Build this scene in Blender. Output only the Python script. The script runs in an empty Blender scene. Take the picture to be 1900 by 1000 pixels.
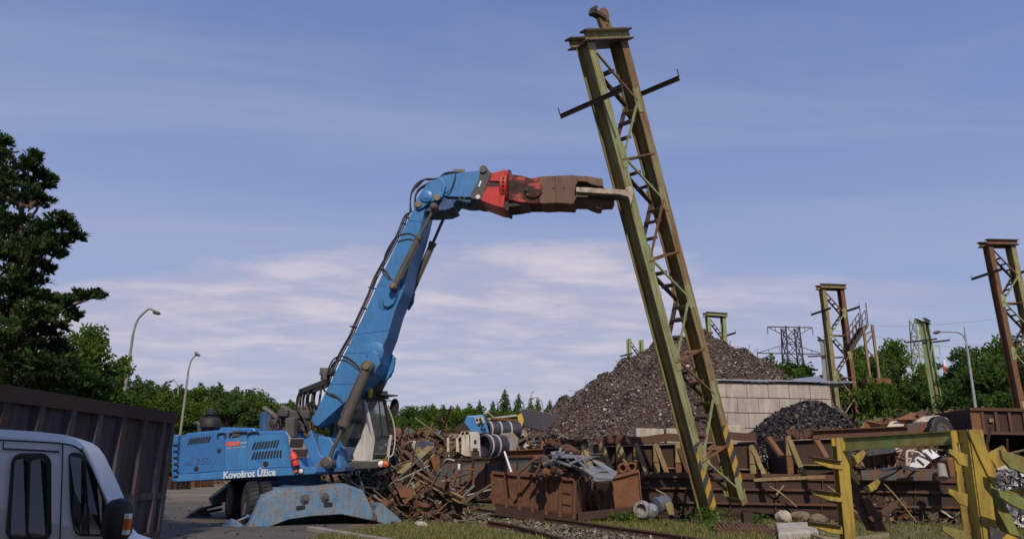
import bpy, bmesh, math, random
from math import sin, cos, pi, radians as R, sqrt, atan2
from mathutils import Vector as V, Matrix, Quaternion
random.seed(7)
sc = bpy.context.scene
COL = sc.collection
# ------------------------------------------------------------------ camera
PITCH, ROLL, EYE, F = math.atan(366/1380), R(1.0), 1.65, 1380.0
X_, U_ = V((1,0,0)), V((0,-sin(PITCH),cos(PITCH)))
CF = V((0,cos(PITCH),sin(PITCH)))
CR = X_*cos(ROLL)+U_*sin(ROLL); CU = U_*cos(ROLL)-X_*sin(ROLL)
CP = V((0,0,EYE))
cam = bpy.data.cameras.new('camera'); co = bpy.data.objects.new('camera', cam); COL.objects.link(co)
cam.sensor_width = 36; cam.lens = 36*F/1900; cam.clip_end = 5000; cam.clip_start = .1
m3 = Matrix((CR,CU,-CF)).transposed(); co.matrix_world = Matrix.Translation(CP) @ m3.to_4x4()
sc.camera = co
sc.render.resolution_x, sc.render.resolution_y = 1024, 538
# ------------------------------------------------------------------ light
SUN_AZ, SUN_EL = R(-4), R(42)          # azimuth left of straight behind the camera
to_sun = V((-sin(SUN_AZ)*cos(SUN_EL), -cos(SUN_AZ)*cos(SUN_EL), sin(SUN_EL)))
sl = bpy.data.lights.new('sun','SUN'); sl.energy = 2.9; sl.angle = R(.5); sl.color = (1,.86,.70)
so = bpy.data.objects.new('sun', sl); COL.objects.link(so); so.rotation_euler = to_sun.to_track_quat('Z','Y').to_euler()
w = bpy.data.worlds.new('World'); sc.world = w; w.use_nodes = True
NT = w.node_tree; NT.nodes.clear()
def N(nt, typ, **kw):
    n = nt.nodes.new(typ)
    for k, v in kw.items():
        if k in n.inputs: n.inputs[k].default_value = v
        else: setattr(n, k, v)
    return n
def L(nt, a, b): nt.links.new(a, b)
def math_n(nt, op, a, b=None, clamp=False):
    n = nt.nodes.new('ShaderNodeMath'); n.operation = op; n.use_clamp = clamp
    for i, s in enumerate((a, b)):
        if s is None: continue
        if isinstance(s, (int, float)): n.inputs[i].default_value = s
        else: nt.links.new(s, n.inputs[i])
    return n.outputs[0]
def ramp(nt, fac, stops, interp='LINEAR'):
    r = nt.nodes.new('ShaderNodeValToRGB'); r.color_ramp.interpolation = interp
    e = r.color_ramp.elements
    while len(e) > 1: e.remove(e[-1])
    e[0].position = stops[0][0]; c = stops[0][1]; e[0].color = (c, c, c, 1) if isinstance(c, (int, float)) else (*c, 1)
    for p, c in stops[1:]:
        k = e.new(p); k.color = (c, c, c, 1) if isinstance(c, (int, float)) else (*c, 1)
    nt.links.new(fac, r.inputs[0]); return r.outputs[0]
def mixc(nt, fac, a, b, mode='MIX'):
    m = nt.nodes.new('ShaderNodeMix'); m.data_type = 'RGBA'; m.blend_type = mode
    for s, i in ((fac, 0), (a, 6), (b, 7)):
        if isinstance(s, (int, float)): m.inputs[i].default_value = s
        elif isinstance(s, tuple): m.inputs[i].default_value = (*s, 1)
        else: nt.links.new(s, m.inputs[i])
    return m.outputs[2]
def build_world():
    nt = NT
    sky = N(nt, 'ShaderNodeTexSky', sky_type='NISHITA', sun_disc=False, sun_elevation=SUN_EL,
            sun_rotation=pi+SUN_AZ, altitude=100, air_density=1.0, dust_density=.8, ozone_density=2.2)
    g = N(nt, 'ShaderNodeTexCoord').outputs['Generated']
    sep = N(nt, 'ShaderNodeSeparateXYZ'); L(nt, g, sep.inputs[0])
    z = math_n(nt, 'MAXIMUM', sep.outputs[2], 0.0)
    # low stratocumulus bank, laid on a curved layer so that it foreshortens to the horizon
    zz = math_n(nt, 'ADD', z, .10)
    cx = math_n(nt, 'DIVIDE', sep.outputs[0], zz); cy = math_n(nt, 'DIVIDE', sep.outputs[1], zz)
    cmb = N(nt, 'ShaderNodeCombineXYZ'); L(nt, cx, cmb.inputs[0]); L(nt, cy, cmb.inputs[1])
    n1 = N(nt, 'ShaderNodeTexNoise', Scale=1.1, Detail=9.0, Roughness=.6, Distortion=.3); L(nt, cmb.outputs[0], n1.inputs['Vector'])
    n2 = N(nt, 'ShaderNodeTexNoise', Scale=.55, Detail=3.0, Roughness=.5); L(nt, cmb.outputs[0], n2.inputs['Vector'])
    # elevation of the top of the bank: high on the left and in the middle, low to the right
    x = sep.outputs[0]; x2 = math_n(nt, 'MULTIPLY', x, x)
    edge = math_n(nt, 'MULTIPLY_ADD', x2, -.34); edge.node.inputs[2].default_value = .292
    wob = math_n(nt, 'MULTIPLY_ADD', n1.outputs[0], .11); wob.node.inputs[2].default_value = -.055
    wob2 = math_n(nt, 'MULTIPLY_ADD', n2.outputs[0], .10); wob2.node.inputs[2].default_value = -.05
    d = math_n(nt, 'SUBTRACT', math_n(nt, 'ADD', math_n(nt, 'ADD', edge, wob), wob2), z)
    n4 = N(nt, 'ShaderNodeTexNoise', Scale=1.0, Detail=12.0, Roughness=.62, Distortion=.25)
    mq = N(nt, 'ShaderNodeMapping'); mq.inputs['Scale'].default_value = (1.9, 3.0, 1); L(nt, cmb.outputs[0], mq.inputs[0]); L(nt, mq.outputs[0], n4.inputs['Vector'])
    bank = ramp(nt, d, [(0, 0), (.012, .75), (.05, 1), (.13, .8), (.24, .6)])
    tex = ramp(nt, n4.outputs[0], [(.30, .48), (.45, .66), (.56, .88), (.68, 1)])
    bank = math_n(nt, 'MULTIPLY', math_n(nt, 'MULTIPLY', bank, tex), ramp(nt, math_n(nt, 'ADD', x, .5), [(.66, 1), (.86, .5), (1, .15)]))
    bank = math_n(nt, 'MULTIPLY', bank, ramp(nt, z, [(.0, .35), (.10, .8), (.2, 1)]))
    # thin high cirrus in long diagonal streaks
    mp = N(nt, 'ShaderNodeMapping'); mp.inputs['Rotation'].default_value = (0, 0, R(-62)); mp.inputs['Scale'].default_value = (.38, 1.7, 1)
    L(nt, cmb.outputs[0], mp.inputs[0])
    n3 = N(nt, 'ShaderNodeTexNoise', Scale=1.0, Detail=10.0, Roughness=.6, Distortion=.6); L(nt, mp.outputs[0], n3.inputs['Vector'])
    cir = ramp(nt, n3.outputs[0], [(.42, 0), (.55, .26), (.70, .62)])
    cir = math_n(nt, 'MULTIPLY', cir, ramp(nt, z, [(.0, .8), (.45, .8), (.66, .35)]))
    cc = mixc(nt, ramp(nt, n4.outputs[0], [(.42, 0), (.64, 1)]), (4.9, 4.8, 6.1), (6.6, 6.1, 6.9))
    grad = ramp(nt, z, [(0, (.42,.42,.56)), (.10, (.385,.40,.575)), (.25, (.30,.345,.60)), (.42, (.21,.275,.545)), (.62, (.135,.20,.445))])
    grad = mixc(nt, 1.0, grad, (10.9, 11.5, 11.1), 'MULTIPLY')
    base = mixc(nt, .78, sky.outputs[0], grad)
    c1 = mixc(nt, cir, base, (4.3, 4.5, 6.2))
    c2 = mixc(nt, bank, c1, cc)
    bg = N(nt, 'ShaderNodeBackground', Strength=.085); L(nt, c2, bg.inputs[0])
    out = N(nt, 'ShaderNodeOutputWorld'); L(nt, bg.outputs[0], out.inputs[0])
build_world()
vs = sc.view_settings; vs.view_transform = 'Standard'; vs.look = 'None'; vs.exposure = 0.2; vs.gamma = 1
# ------------------------------------------------------------------ projecting
def ray(px, py): return (CF*F + CR*(px-950) - CU*(py-500)).normalized()
def PY(px, py, Y): d = ray(px, py); return CP + d*(Y/d.y)
def G(px, py, z=0.0): d = ray(px, py); return CP + d*((z-EYE)/d.z)
def PZ(px, py, z): return G(px, py, z)
class Plane:
    def __init__(s, o, n): s.o = V(o); s.n = V(n).normalized()
    def __call__(s, px, py): d = ray(px, py); return CP + d*((s.o-CP).dot(s.n)/d.dot(s.n))
    def off(s, k): return Plane(s.o+s.n*k, s.n)
# ------------------------------------------------------------------ mesh builder
class MB:
    def __init__(s): s.v = []; s.f = []; s.m = []; s.k = 0; s.sm = []
    def add(s, vs, fs, smooth=False):
        b = len(s.v); s.v += [V(p) for p in vs]
        for f in fs: s.f.append([b+i for i in f]); s.m.append(s.k); s.sm.append(smooth)
        return s
    def hexa(s, a, b):     # two loops of equal length, joined
        n = len(a); s.add(list(a)+list(b), [list(range(n))[::-1], list(range(n, 2*n))] + [[i, (i+1) % n, n+(i+1) % n, n+i] for i in range(n)]); return s
    def prism(s, pts, off): off = V(off); return s.hexa([V(p) for p in pts], [V(p)+off for p in pts])
    def box(s, c, sz, M=None):
        c = V(c); M = M or Matrix.Identity(3); x, y, z = [q/2 for q in sz]
        P = [c + M @ V(p) for p in ((-x,-y,-z),(x,-y,-z),(x,y,-z),(-x,y,-z),(-x,-y,z),(x,-y,z),(x,y,z),(-x,y,z))]
        return s.add(P, [(3,2,1,0),(4,5,6,7),(0,1,5,4),(1,2,6,5),(2,3,7,6),(3,0,4,7)])
    def bar(s, p, q, w, h, up=(0,0,1)):
        p, q = V(p), V(q); d = (q-p)
        if d.length < 1e-6: return s
        L_ = d.length; d.normalize(); up = V(up); a = d.cross(up)
        if a.length < 1e-3: a = d.cross(V((0,1,0)))
        a.normalize(); b = a.cross(d)
        M = Matrix((a, d, b)).transposed(); return s.box((p+q)/2, (w, L_, h), M)
    def ibeam(s, p, q, w, h, up=(0,0,1), t=.02, tw=.015):   # flanges at +-up, width w, depth h
        p, q = V(p), V(q); d = (q-p).normalized(); a = d.cross(V(up)).normalized(); b = a.cross(d)
        s.bar(p+b*(h/2-t/2), q+b*(h/2-t/2), w, t, up); s.bar(p-b*(h/2-t/2), q-b*(h/2-t/2), w, t, up)
        return s.bar(p, q, tw, h-2*t, up)
    def tube(s, p, q, r, r2=None, n=10, cap=True):
        p, q = V(p), V(q); r2 = r if r2 is None else r2; d = (q-p).normalized()
        a = d.orthogonal().normalized(); b = d.cross(a)
        A = [p+(a*cos(2*pi*i/n)+b*sin(2*pi*i/n))*r for i in range(n)]; B = [q+(a*cos(2*pi*i/n)+b*sin(2*pi*i/n))*r2 for i in range(n)]
        s.add(A+B, [[i, (i+1) % n, n+(i+1) % n, n+i] for i in range(n)], True)
        if cap: s.add(A, [list(range(n))[::-1]]); s.add(B, [list(range(n))])
        return s
    def path(s, pts, r, n=7, sub=5):
        pts = [V(p) for p in pts]
        if sub > 1 and len(pts) > 2:
            o = []
            for i in range(len(pts)-1):
                p0, p1, p2, p3 = pts[max(i-1,0)], pts[i], pts[i+1], pts[min(i+2,len(pts)-1)]
                for k in range(sub):
                    t = k/sub; o.append(.5*((2*p1)+(p2-p0)*t+(2*p0-5*p1+4*p2-p3)*t*t+(3*p1-p0-3*p2+p3)*t**3))
            pts = o+[pts[-1]]
        rings = []; a = None
        for i, p in enumerate(pts):
            d = (pts[min(i+1,len(pts)-1)]-pts[max(i-1,0)]).normalized()
            a = d.orthogonal().normalized() if a is None else (a-d*a.dot(d)).normalized()
            b = d.cross(a); rr = r(i/(len(pts)-1)) if callable(r) else r
            rings.append([p+(a*cos(2*pi*j/n)+b*sin(2*pi*j/n))*rr for j in range(n)])
        vs = [q for rg in rings for q in rg]
        fs = [[i*n+j, i*n+(j+1) % n, (i+1)*n+(j+1) % n, (i+1)*n+j] for i in range(len(rings)-1) for j in range(n)]
        s.add(vs, fs, True); s.add(rings[0], [list(range(n))[::-1]]); s.add(rings[-1], [list(range(n))]); return s
    def lathe(s, o, ax, prof, n=20, smooth=True):     # prof: (radius, distance along ax)
        o = V(o); ax = V(ax).normalized(); a = ax.orthogonal().normalized(); b = ax.cross(a)
        runs = [[prof[0]]]
        for i in range(1, len(prof)):
            runs[-1].append(prof[i])
            if i < len(prof)-1:
                d1 = V((prof[i][0]-prof[i-1][0], prof[i][1]-prof[i-1][1])); d2 = V((prof[i+1][0]-prof[i][0], prof[i+1][1]-prof[i][1]))
                if d1.length > 1e-6 and d2.length > 1e-6 and d1.angle(d2) > .75: runs.append([prof[i]])
        for pr in runs:
            vs = [o+ax*h+(a*cos(2*pi*j/n)+b*sin(2*pi*j/n))*max(r,1e-4) for r, h in pr for j in range(n)]
            fs = [[i*n+j, i*n+(j+1) % n, (i+1)*n+(j+1) % n, (i+1)*n+j] for i in range(len(pr)-1) for j in range(n)]
            s.add(vs, fs, smooth)
        return s
    def torus(s, o, ax, R0, r0, n=24, k=8):
        return s.lathe(o, ax, [(R0+r0*cos(2*pi*i/k), r0*sin(2*pi*i/k)) for i in range(k+1)], n)
    def sheet(s, P, t=.01):          # thin real plate from 4 corner points, a little thick
        n = (V(P[1])-V(P[0])).cross(V(P[-1])-V(P[0])).normalized(); return s.prism(P, n*t)
    def build(s, name, mats, parent=None, loc=None, bevel=0, **props):
        me = bpy.data.meshes.new(name)
        if loc is None:
            if parent is not None: loc = V((0,0,0)); org = wloc(parent)
            else:
                n = len(s.v); org = V((sum(p.x for p in s.v)/n, sum(p.y for p in s.v)/n, min(p.z for p in s.v))); loc = org
        else: org = V(loc); loc = org
        me.from_pydata([tuple(p-org) for p in s.v], [], s.f)
        me.polygons.foreach_set('material_index', s.m); me.polygons.foreach_set('use_smooth', s.sm)
        for m in (mats if isinstance(mats, (list, tuple)) else [mats]): me.materials.append(m)
        me.update()
        o = bpy.data.objects.new(name, me); COL.objects.link(o); o.location = loc
        if parent is not None: o.parent = parent; o.location = (0,0,0)
        if bevel:
            b = o.modifiers.new('bevel','BEVEL'); b.width = bevel; b.segments = 2; b.limit_method = 'ANGLE'; b.angle_limit = R(35)
        for k, v in props.items(): o[k] = v
        return o
def wloc(o):
    p = V((0,0,0))
    while o is not None: p = p+o.location; o = o.parent
    return p
def tag(o, label, cat, group=None, kind=None):
    if label: o['label'] = label
    if cat: o['category'] = cat
    if group: o['group'] = group
    if kind: o['kind'] = kind
    return o
def thing(name, label, cat, loc=(0,0,0), group=None, rot=None):
    o = bpy.data.objects.new(name, None); COL.objects.link(o); o.location = loc; o.empty_display_size = .3
    if rot is not None: o.rotation_mode = 'QUATERNION'; o.rotation_quaternion = rot
    return tag(o, label, cat, group)
def copy_thing(o, label=None, group=None, loc=None):
    c = o.copy(); COL.objects.link(c)
    if loc is not None: c.location = loc
    if label: c['label'] = label
    if group: c['group'] = group
    for ch in list(o.children):
        d = ch.copy(); COL.objects.link(d); d.parent = c
        for g in list(ch.children):
            e = g.copy(); COL.objects.link(e); e.parent = d
    return c
# ------------------------------------------------------------------ materials
def new_mat(name):
    m = bpy.data.materials.new(name); m.use_nodes = True; nt = m.node_tree
    return m, nt, nt.nodes['Principled BSDF']
def noise(nt, vec, scale, detail=4, rough=.6, dist=0.0, sc3=None):
    if sc3:
        mp = N(nt, 'ShaderNodeMapping'); mp.inputs['Scale'].default_value = sc3; L(nt, vec, mp.inputs[0]); vec = mp.outputs[0]
    n = N(nt, 'ShaderNodeTexNoise', Scale=float(scale), Detail=float(detail), Roughness=rough, Distortion=dist); L(nt, vec, n.inputs['Vector']); return n.outputs[0]
def bump(nt, b, h, strength=.3, dist=.02):
    n = N(nt, 'ShaderNodeBump', Strength=strength, Distance=dist); L(nt, h, n.inputs['Height']); L(nt, n.outputs[0], b.inputs['Normal'])
def worn(name, paint, paint2, rust, rust2, amt=.5, scale=1.5, rough=.55, metal=0, streak=.5, dirt=.25, soft=.06, vert=(3.2,3.2,.45), edge=0, scr=0):
    """paint over rust: amt is how much rust shows"""
    m, nt, b = new_mat(name); vec = N(nt, 'ShaderNodeTexCoord').outputs['Object']
    n1 = noise(nt, vec, scale, 9, .68, .4); n2 = noise(nt, vec, scale*1.4, 7, .65, .2, vert)
    n3 = noise(nt, vec, scale*6, 5, .6); n4 = noise(nt, vec, scale*.5, 3, .5)
    f = math_n(nt, 'ADD', math_n(nt, 'MULTIPLY', n1, 1-streak), math_n(nt, 'MULTIPLY', n2, streak))
    g3 = math_n(nt, 'MULTIPLY_ADD', n3, .14); g3.node.inputs[2].default_value = -.07; f = math_n(nt, 'ADD', f, g3)
    t = 1.06-.62*amt-.22
    k = ramp(nt, f, [(max(t-soft,0), 0), (min(t+soft,1), 1)])
    pc = mixc(nt, ramp(nt, n4, [(.4,0),(.62,1)]), paint, paint2)
    pc = mixc(nt, math_n(nt, 'MULTIPLY', ramp(nt, n2, [(.42,0),(.7,1)]), dirt), pc, tuple(c*.45 for c in rust))
    rc = mixc(nt, ramp(nt, n3, [(.35,0),(.65,1)]), rust, rust2)
    col = mixc(nt, k, pc, rc)
    if scr:
        sc_ = noise(nt, vec, 5, 3, .5, 1.2, (6, 1.0, 2.2)); sc2 = noise(nt, vec, 7, 3, .5, 1.5, (1.0, 1.0, 6))
        col = mixc(nt, math_n(nt, 'MULTIPLY', ramp(nt, sc_, [(.655,0),(.67,1),(.69,0)]), scr), col, tuple(min(1,c*1.2+.12) for c in paint))
        col = mixc(nt, math_n(nt, 'MULTIPLY', ramp(nt, sc2, [(.62,0),(.70,1)]), scr*.8), col, (.05,.045,.045))
    if edge:
        bv = N(nt, 'ShaderNodeBevel'); bv.samples = 4; bv.inputs[0].default_value = edge; gn = N(nt, 'ShaderNodeNewGeometry'); dt = N(nt, 'ShaderNodeVectorMath', operation='DOT_PRODUCT')
        L(nt, bv.outputs[0], dt.inputs[0]); L(nt, gn.outputs['Normal'], dt.inputs[1]); ed = math_n(nt, 'SUBTRACT', 1.0, dt.outputs['Value'])
        ef = math_n(nt, 'MULTIPLY', ramp(nt, ed, [(.02,0),(.12,1)]), ramp(nt, n3, [(.42,.1),(.58,1)]))
        col = mixc(nt, math_n(nt, 'MULTIPLY', ef, .75), col, rust)
    L(nt, col, b.inputs['Base Color'])
    L(nt, ramp(nt, k, [(0, rough), (1, .9)]), b.inputs['Roughness']); b.inputs['Metallic'].default_value = metal
    bump(nt, b, math_n(nt, 'ADD', math_n(nt, 'MULTIPLY', n3, .6), k), .35, .012)
    return m
def plain(name, col, rough=.6, metal=0, var=.25, scale=4, bmp=.15):
    m, nt, b = new_mat(name); vec = N(nt, 'ShaderNodeTexCoord').outputs['Object']
    n = noise(nt, vec, scale, 6, .6); c = mixc(nt, ramp(nt, n, [(.3,0),(.7,1)]), tuple(x*(1-var) for x in col), tuple(min(1,x*(1+var)) for x in col))
    L(nt, c, b.inputs['Base Color']); b.inputs['Roughness'].default_value = rough; b.inputs['Metallic'].default_value = metal
    if bmp: bump(nt, b, n, bmp, .01)
    return m
def islands(name, stops, rough=.8, metal=0, interp='CONSTANT', transl=0, nscale=0):
    m, nt, b = new_mat(name); g = N(nt, 'ShaderNodeNewGeometry')
    c = ramp(nt, g.outputs['Random Per Island'], stops, interp)
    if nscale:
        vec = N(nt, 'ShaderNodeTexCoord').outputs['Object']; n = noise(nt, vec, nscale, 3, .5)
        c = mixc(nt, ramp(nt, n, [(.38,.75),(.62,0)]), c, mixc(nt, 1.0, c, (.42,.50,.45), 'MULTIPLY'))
    L(nt, c, b.inputs['Base Color']); b.inputs['Roughness'].default_value = rough; b.inputs['Metallic'].default_value = metal
    if transl:
        b.inputs['Specular IOR Level'].default_value = .15
        t = N(nt, 'ShaderNodeBsdfTranslucent'); L(nt, c, t.inputs[0]); mx = N(nt, 'ShaderNodeMixShader'); mx.inputs[0].default_value = transl
        L(nt, b.outputs[0], mx.inputs[1]); L(nt, t.outputs[0], mx.inputs[2]); L(nt, mx.outputs[0], nt.nodes['Material Output'].inputs[0])
    return m
RUST, RUST2, RUSTO = (.10,.035,.018), (.19,.075,.035), (.30,.12,.045)
M = {}
M['tower'] = worn('tower_paint', (.285,.285,.12), (.22,.26,.13), (.17,.075,.03), (.27,.15,.06), .50, 1.6, .65, streak=.7, dirt=.8, soft=.09, vert=(7,7,.35))
M['tower_green'] = worn('tower_green_paint', (.29,.34,.17), (.24,.30,.13), (.19,.08,.03), (.28,.15,.05), .36, 1.3, .6, streak=.6, dirt=.4)
M['tower_flange'] = worn('tower_flange_paint', (.33,.36,.17), (.27,.32,.15), (.18,.08,.03), (.27,.15,.06), .44, 1.8, .6, streak=.7, dirt=.5, soft=.07, vert=(7,7,.35))
M['tower_rustflange'] = worn('tower_rusty_flange', (.29,.26,.12), (.24,.20,.10), (.15,.065,.035), (.22,.11,.05), .53, 1.2, .65, streak=.7, dirt=.6, soft=.08, vert=(7,7,.3))
M['tower_rust'] = worn('tower_rusty_paint', (.22,.20,.10), (.19,.14,.07), (.125,.055,.03), (.19,.095,.045), .72, .8, .7, streak=.8, dirt=.6, vert=(5,5,.25))
M['tower_dark'] = worn('dark_steel', (.05,.038,.035), (.07,.05,.045), (.09,.04,.03), (.13,.06,.04), .5, 2, .7)
M['blue'] = worn('blue_paint', (.045,.205,.50), (.055,.225,.51), (.13,.13,.12), (.10,.09,.08), .20, 3.2, .40, streak=.45, dirt=.35, soft=.035, vert=(2.5,2.5,.6), edge=.03, scr=.6)
M['blue_hood'] = worn('blue_hood_paint', (.038,.165,.43), (.048,.185,.46), (.09,.12,.18), (.08,.09,.12), .16, 2.6, .36, streak=.45, dirt=.3, soft=.04, vert=(2.5,2.5,.6), edge=.03, scr=.45)
M['blue_worn'] = worn('worn_blue_paint', (.085,.225,.42), (.14,.26,.40), (.17,.12,.08), (.27,.24,.20), .50, 2.4, .6, streak=.3, dirt=.6, soft=.09, edge=.05, scr=.5)
M['red'] = worn('red_paint', (.55,.035,.03), (.48,.045,.035), (.06,.02,.02), (.1,.04,.03), .26, 3, .4, streak=.3, edge=.03, scr=.4)
M['red_black'] = worn('greasy_red_paint', (.45,.035,.03), (.36,.05,.04), (.022,.014,.013), (.07,.03,.025), .60, 1.6, .5, streak=.45, soft=.04, vert=(.5,3,4))
M['jaw'] = worn('brown_steel', (.12,.065,.045), (.15,.085,.06), (.07,.035,.028), (.18,.10,.06), .4, 1.5, .6, metal=.2)
M['bright'] = worn('scraped_steel', (.27,.21,.16), (.42,.36,.30), (.12,.07,.05), (.2,.14,.1), .42, 9, .5, metal=.35, streak=.3)
M['grey'] = worn('dark_grey_paint', (.055,.055,.058), (.075,.07,.07), (.10,.05,.03), (.13,.07,.04), .3, 3, .5)
M['cyl'] = worn('grey_cylinder', (.105,.095,.09), (.08,.075,.072), (.09,.055,.04), (.14,.1,.08), .42, 3, .5)
M['black'] = plain('black_rubber', (.018,.018,.02), .6, 0, .3, 8)
M['hose'] = plain('hose_rubber', (.028,.024,.024), .45, 0, .4, 12)
M['hose_brown'] = plain('dusty_hose_rubber', (.10,.075,.055), .6, 0, .4, 12)
M['chrome'] = plain('bright_rod', (.30,.31,.34), .2, .9, .1, 8, 0)
M['brass'] = plain('greasy_pin', (.24,.19,.11), .5, .5, .3, 20)
M['cabwhite'] = worn('cab_paint', (.56,.54,.51), (.50,.48,.46), (.2,.16,.12), (.3,.26,.2), .22, 2, .45, dirt=.4)
M['white'] = plain('white_paint', (.72,.73,.74), .5, 0, .08, 3)
M['letter'] = plain('white_lettering', (.62,.66,.72), .6, 0, .25, 25, 0)
M['letter_dark'] = plain('faded_dark_lettering', (.045,.10,.25), .6, 0, .3, 25, 0)
M['stickred'] = plain('red_sticker', (.65,.07,.05), .5, 0, .15, 10, 0)
M['orange'] = plain('orange_lens', (.6,.13,.03), .3, 0, .1, 10, 0)
M['yellow'] = plain('yellow_paint', (.55,.38,.05), .5)
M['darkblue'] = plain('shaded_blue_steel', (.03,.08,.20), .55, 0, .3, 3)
M['bronze'] = worn('rusty_red', (.15,.056,.033), (.115,.05,.032), (.20,.09,.04), (.07,.036,.025), .5, 1.3, .75, streak=.6, soft=.14, edge=.03)
M['rust'] = worn('rust_brown', (.105,.05,.031), (.08,.04,.027), (.155,.075,.038), (.065,.034,.023), .48, 1.6, .85, streak=.55, soft=.12)
M['rustdark'] = worn('dark_rust', (.050,.028,.021), (.034,.021,.018), (.085,.040,.023), (.048,.026,.018), .45, 1.8, .85, soft=.12)
M['rustorange'] = worn('orange_rust', (.20,.085,.036), (.15,.065,.032), (.10,.045,.028), (.26,.13,.06), .5, 2.2, .85, soft=.12)
M['teal'] = worn('teal_paint_over_rust', (.05,.085,.10), (.04,.10,.12), (.12,.05,.028), (.20,.08,.035), .56, 1.1, .6, streak=.5, soft=.07)
M['ycol'] = worn('yellow_rack_paint', (.42,.30,.045), (.34,.26,.05), (.14,.085,.03), (.20,.13,.045), .34, 1.5, .6, streak=.5, dirt=.7, soft=.12, edge=.03, scr=.4)
M['ygreen'] = worn('green_rack_paint', (.16,.22,.06), (.24,.23,.05), (.15,.075,.03), (.2,.12,.04), .42, 1.8, .6, streak=.4, soft=.1, edge=.03)
M['ygold'] = worn('pale_rib_paint', (.28,.245,.11), (.22,.21,.09), (.20,.085,.04), (.25,.12,.05), .48, 1.6, .65, soft=.1)
M['container'] = worn('old_container_paint', (.070,.072,.10), (.05,.055,.085), (.055,.028,.02), (.075,.045,.03), .56, 1.1, .7, streak=.55, dirt=.8, soft=.10)
M['cream'] = worn('cream_paint', (.52,.46,.36), (.60,.55,.47), (.28,.14,.06), (.36,.2,.1), .40, 1.8, .6, streak=.35, soft=.1)
M['greybody'] = worn('grey_crushed_body', (.17,.19,.215), (.22,.235,.25), (.12,.06,.04), (.16,.09,.06), .38, 2.4, .5, streak=.3)
M['drum'] = worn('dark_drum', (.035,.035,.055), (.05,.048,.07), (.12,.06,.05), (.14,.10,.09), .30, 1.6, .5, streak=.3)
M['lime'] = plain('pale_steel', (.45,.43,.38), .6, .1)
M['conc'] = worn('concrete', (.50,.455,.39), (.43,.39,.34), (.27,.23,.19), (.22,.19,.16), .40, .9, .9, streak=.5, soft=.18)
M['sheetmetal'] = plain('zinc_sheet', (.30,.33,.38), .45, .4, .2, 3)
M['stone'] = plain('boulder_stone', (.17,.13,.095), .95, 0, .4, 3, .6)
M['galv'] = plain('galvanised_steel', (.30,.30,.31), .55, .2)
M['dirtygrey'] = worn('dirty_grey_shell', (.27,.27,.25), (.22,.22,.21), (.12,.09,.06), (.17,.13,.1), .5, 3, .7)
M['dirtyblue'] = worn('dirty_blue_barrel', (.09,.12,.17), (.12,.14,.17), (.10,.07,.05), (.14,.1,.08), .5, 3, .7)
M['lamppole'] = worn('lamp_pole_concrete', (.30,.27,.24), (.24,.22,.2), (.16,.12,.09), (.2,.16,.12), .45, 2.5, .9, streak=.2)
M['vanwhite'] = plain('van_paint', (.70,.72,.75), .28, 0, .03, 1, 0)
M['bark'] = plain('bark', (.10,.07,.05), .95, 0, .4, 6, .6)
M['skypipe'] = plain('sky_blue_plastic', (.1,.25,.5), .5)
def glass(name, col=(.03,.04,.04), rough=.05, alpha=None):
    m, nt, b = new_mat(name); b.inputs['Base Color'].default_value = (*col,1); b.inputs['Roughness'].default_value = rough
    b.inputs['Specular IOR Level'].default_value = .8
    if alpha: b.inputs['Alpha'].default_value = alpha
    return m
M['glass'] = glass('tinted_glass', (.012,.016,.016)); M['cabglass'] = glass('cab_glass', (.05,.065,.06), .04, .5)
def hazard():
    m, nt, b = new_mat('hazard_stripes'); vec = N(nt, 'ShaderNodeTexCoord').outputs['Object']
    s = N(nt, 'ShaderNodeSeparateXYZ'); L(nt, vec, s.inputs[0])
    q = math_n(nt, 'FRACT', math_n(nt, 'MULTIPLY', math_n(nt, 'ADD', s.outputs[2], math_n(nt, 'MULTIPLY', s.outputs[0], -.8)), 1.75))
    k = math_n(nt, 'GREATER_THAN', q, .5); n = noise(nt, vec, 9, 6, .7)
    c = mixc(nt, k, (.50,.30,.035), (.055,.05,.05)); c = mixc(nt, ramp(nt, n, [(.55,0),(.66,.8)]), c, (.2,.13,.06))
    L(nt, c, b.inputs['Base Color']); b.inputs['Roughness'].default_value = .6; return m
M['hazard'] = hazard()
LEAF = {}
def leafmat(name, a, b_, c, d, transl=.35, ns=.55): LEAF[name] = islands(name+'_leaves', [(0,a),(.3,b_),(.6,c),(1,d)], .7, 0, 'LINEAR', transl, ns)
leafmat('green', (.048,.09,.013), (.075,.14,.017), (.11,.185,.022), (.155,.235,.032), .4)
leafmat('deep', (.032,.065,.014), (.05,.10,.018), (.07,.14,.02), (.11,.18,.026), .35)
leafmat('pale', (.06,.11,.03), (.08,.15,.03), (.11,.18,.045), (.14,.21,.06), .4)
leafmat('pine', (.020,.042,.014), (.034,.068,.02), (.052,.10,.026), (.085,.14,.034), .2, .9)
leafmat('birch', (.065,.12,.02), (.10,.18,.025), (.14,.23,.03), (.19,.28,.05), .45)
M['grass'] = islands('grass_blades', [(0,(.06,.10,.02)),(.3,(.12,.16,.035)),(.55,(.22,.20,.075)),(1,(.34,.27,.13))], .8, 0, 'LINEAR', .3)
M['weed'] = islands('weed_leaves', [(0,(.04,.09,.015)),(.5,(.07,.14,.02)),(1,(.11,.19,.03))], .7, 0, 'LINEAR', .3)
M['chips'] = islands('shredded_scrap', [(0,(.082,.060,.048)),(.22,(.122,.090,.070)),(.45,(.16,.122,.096)),(.66,(.108,.084,.072)),(.80,(.20,.16,.13)),(.90,(.06,.045,.04)),(.945,(.28,.24,.21)),(.98,(.60,.58,.58)),(.993,(.33,.08,.05)),(.997,(.10,.14,.26))], .7)
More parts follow.
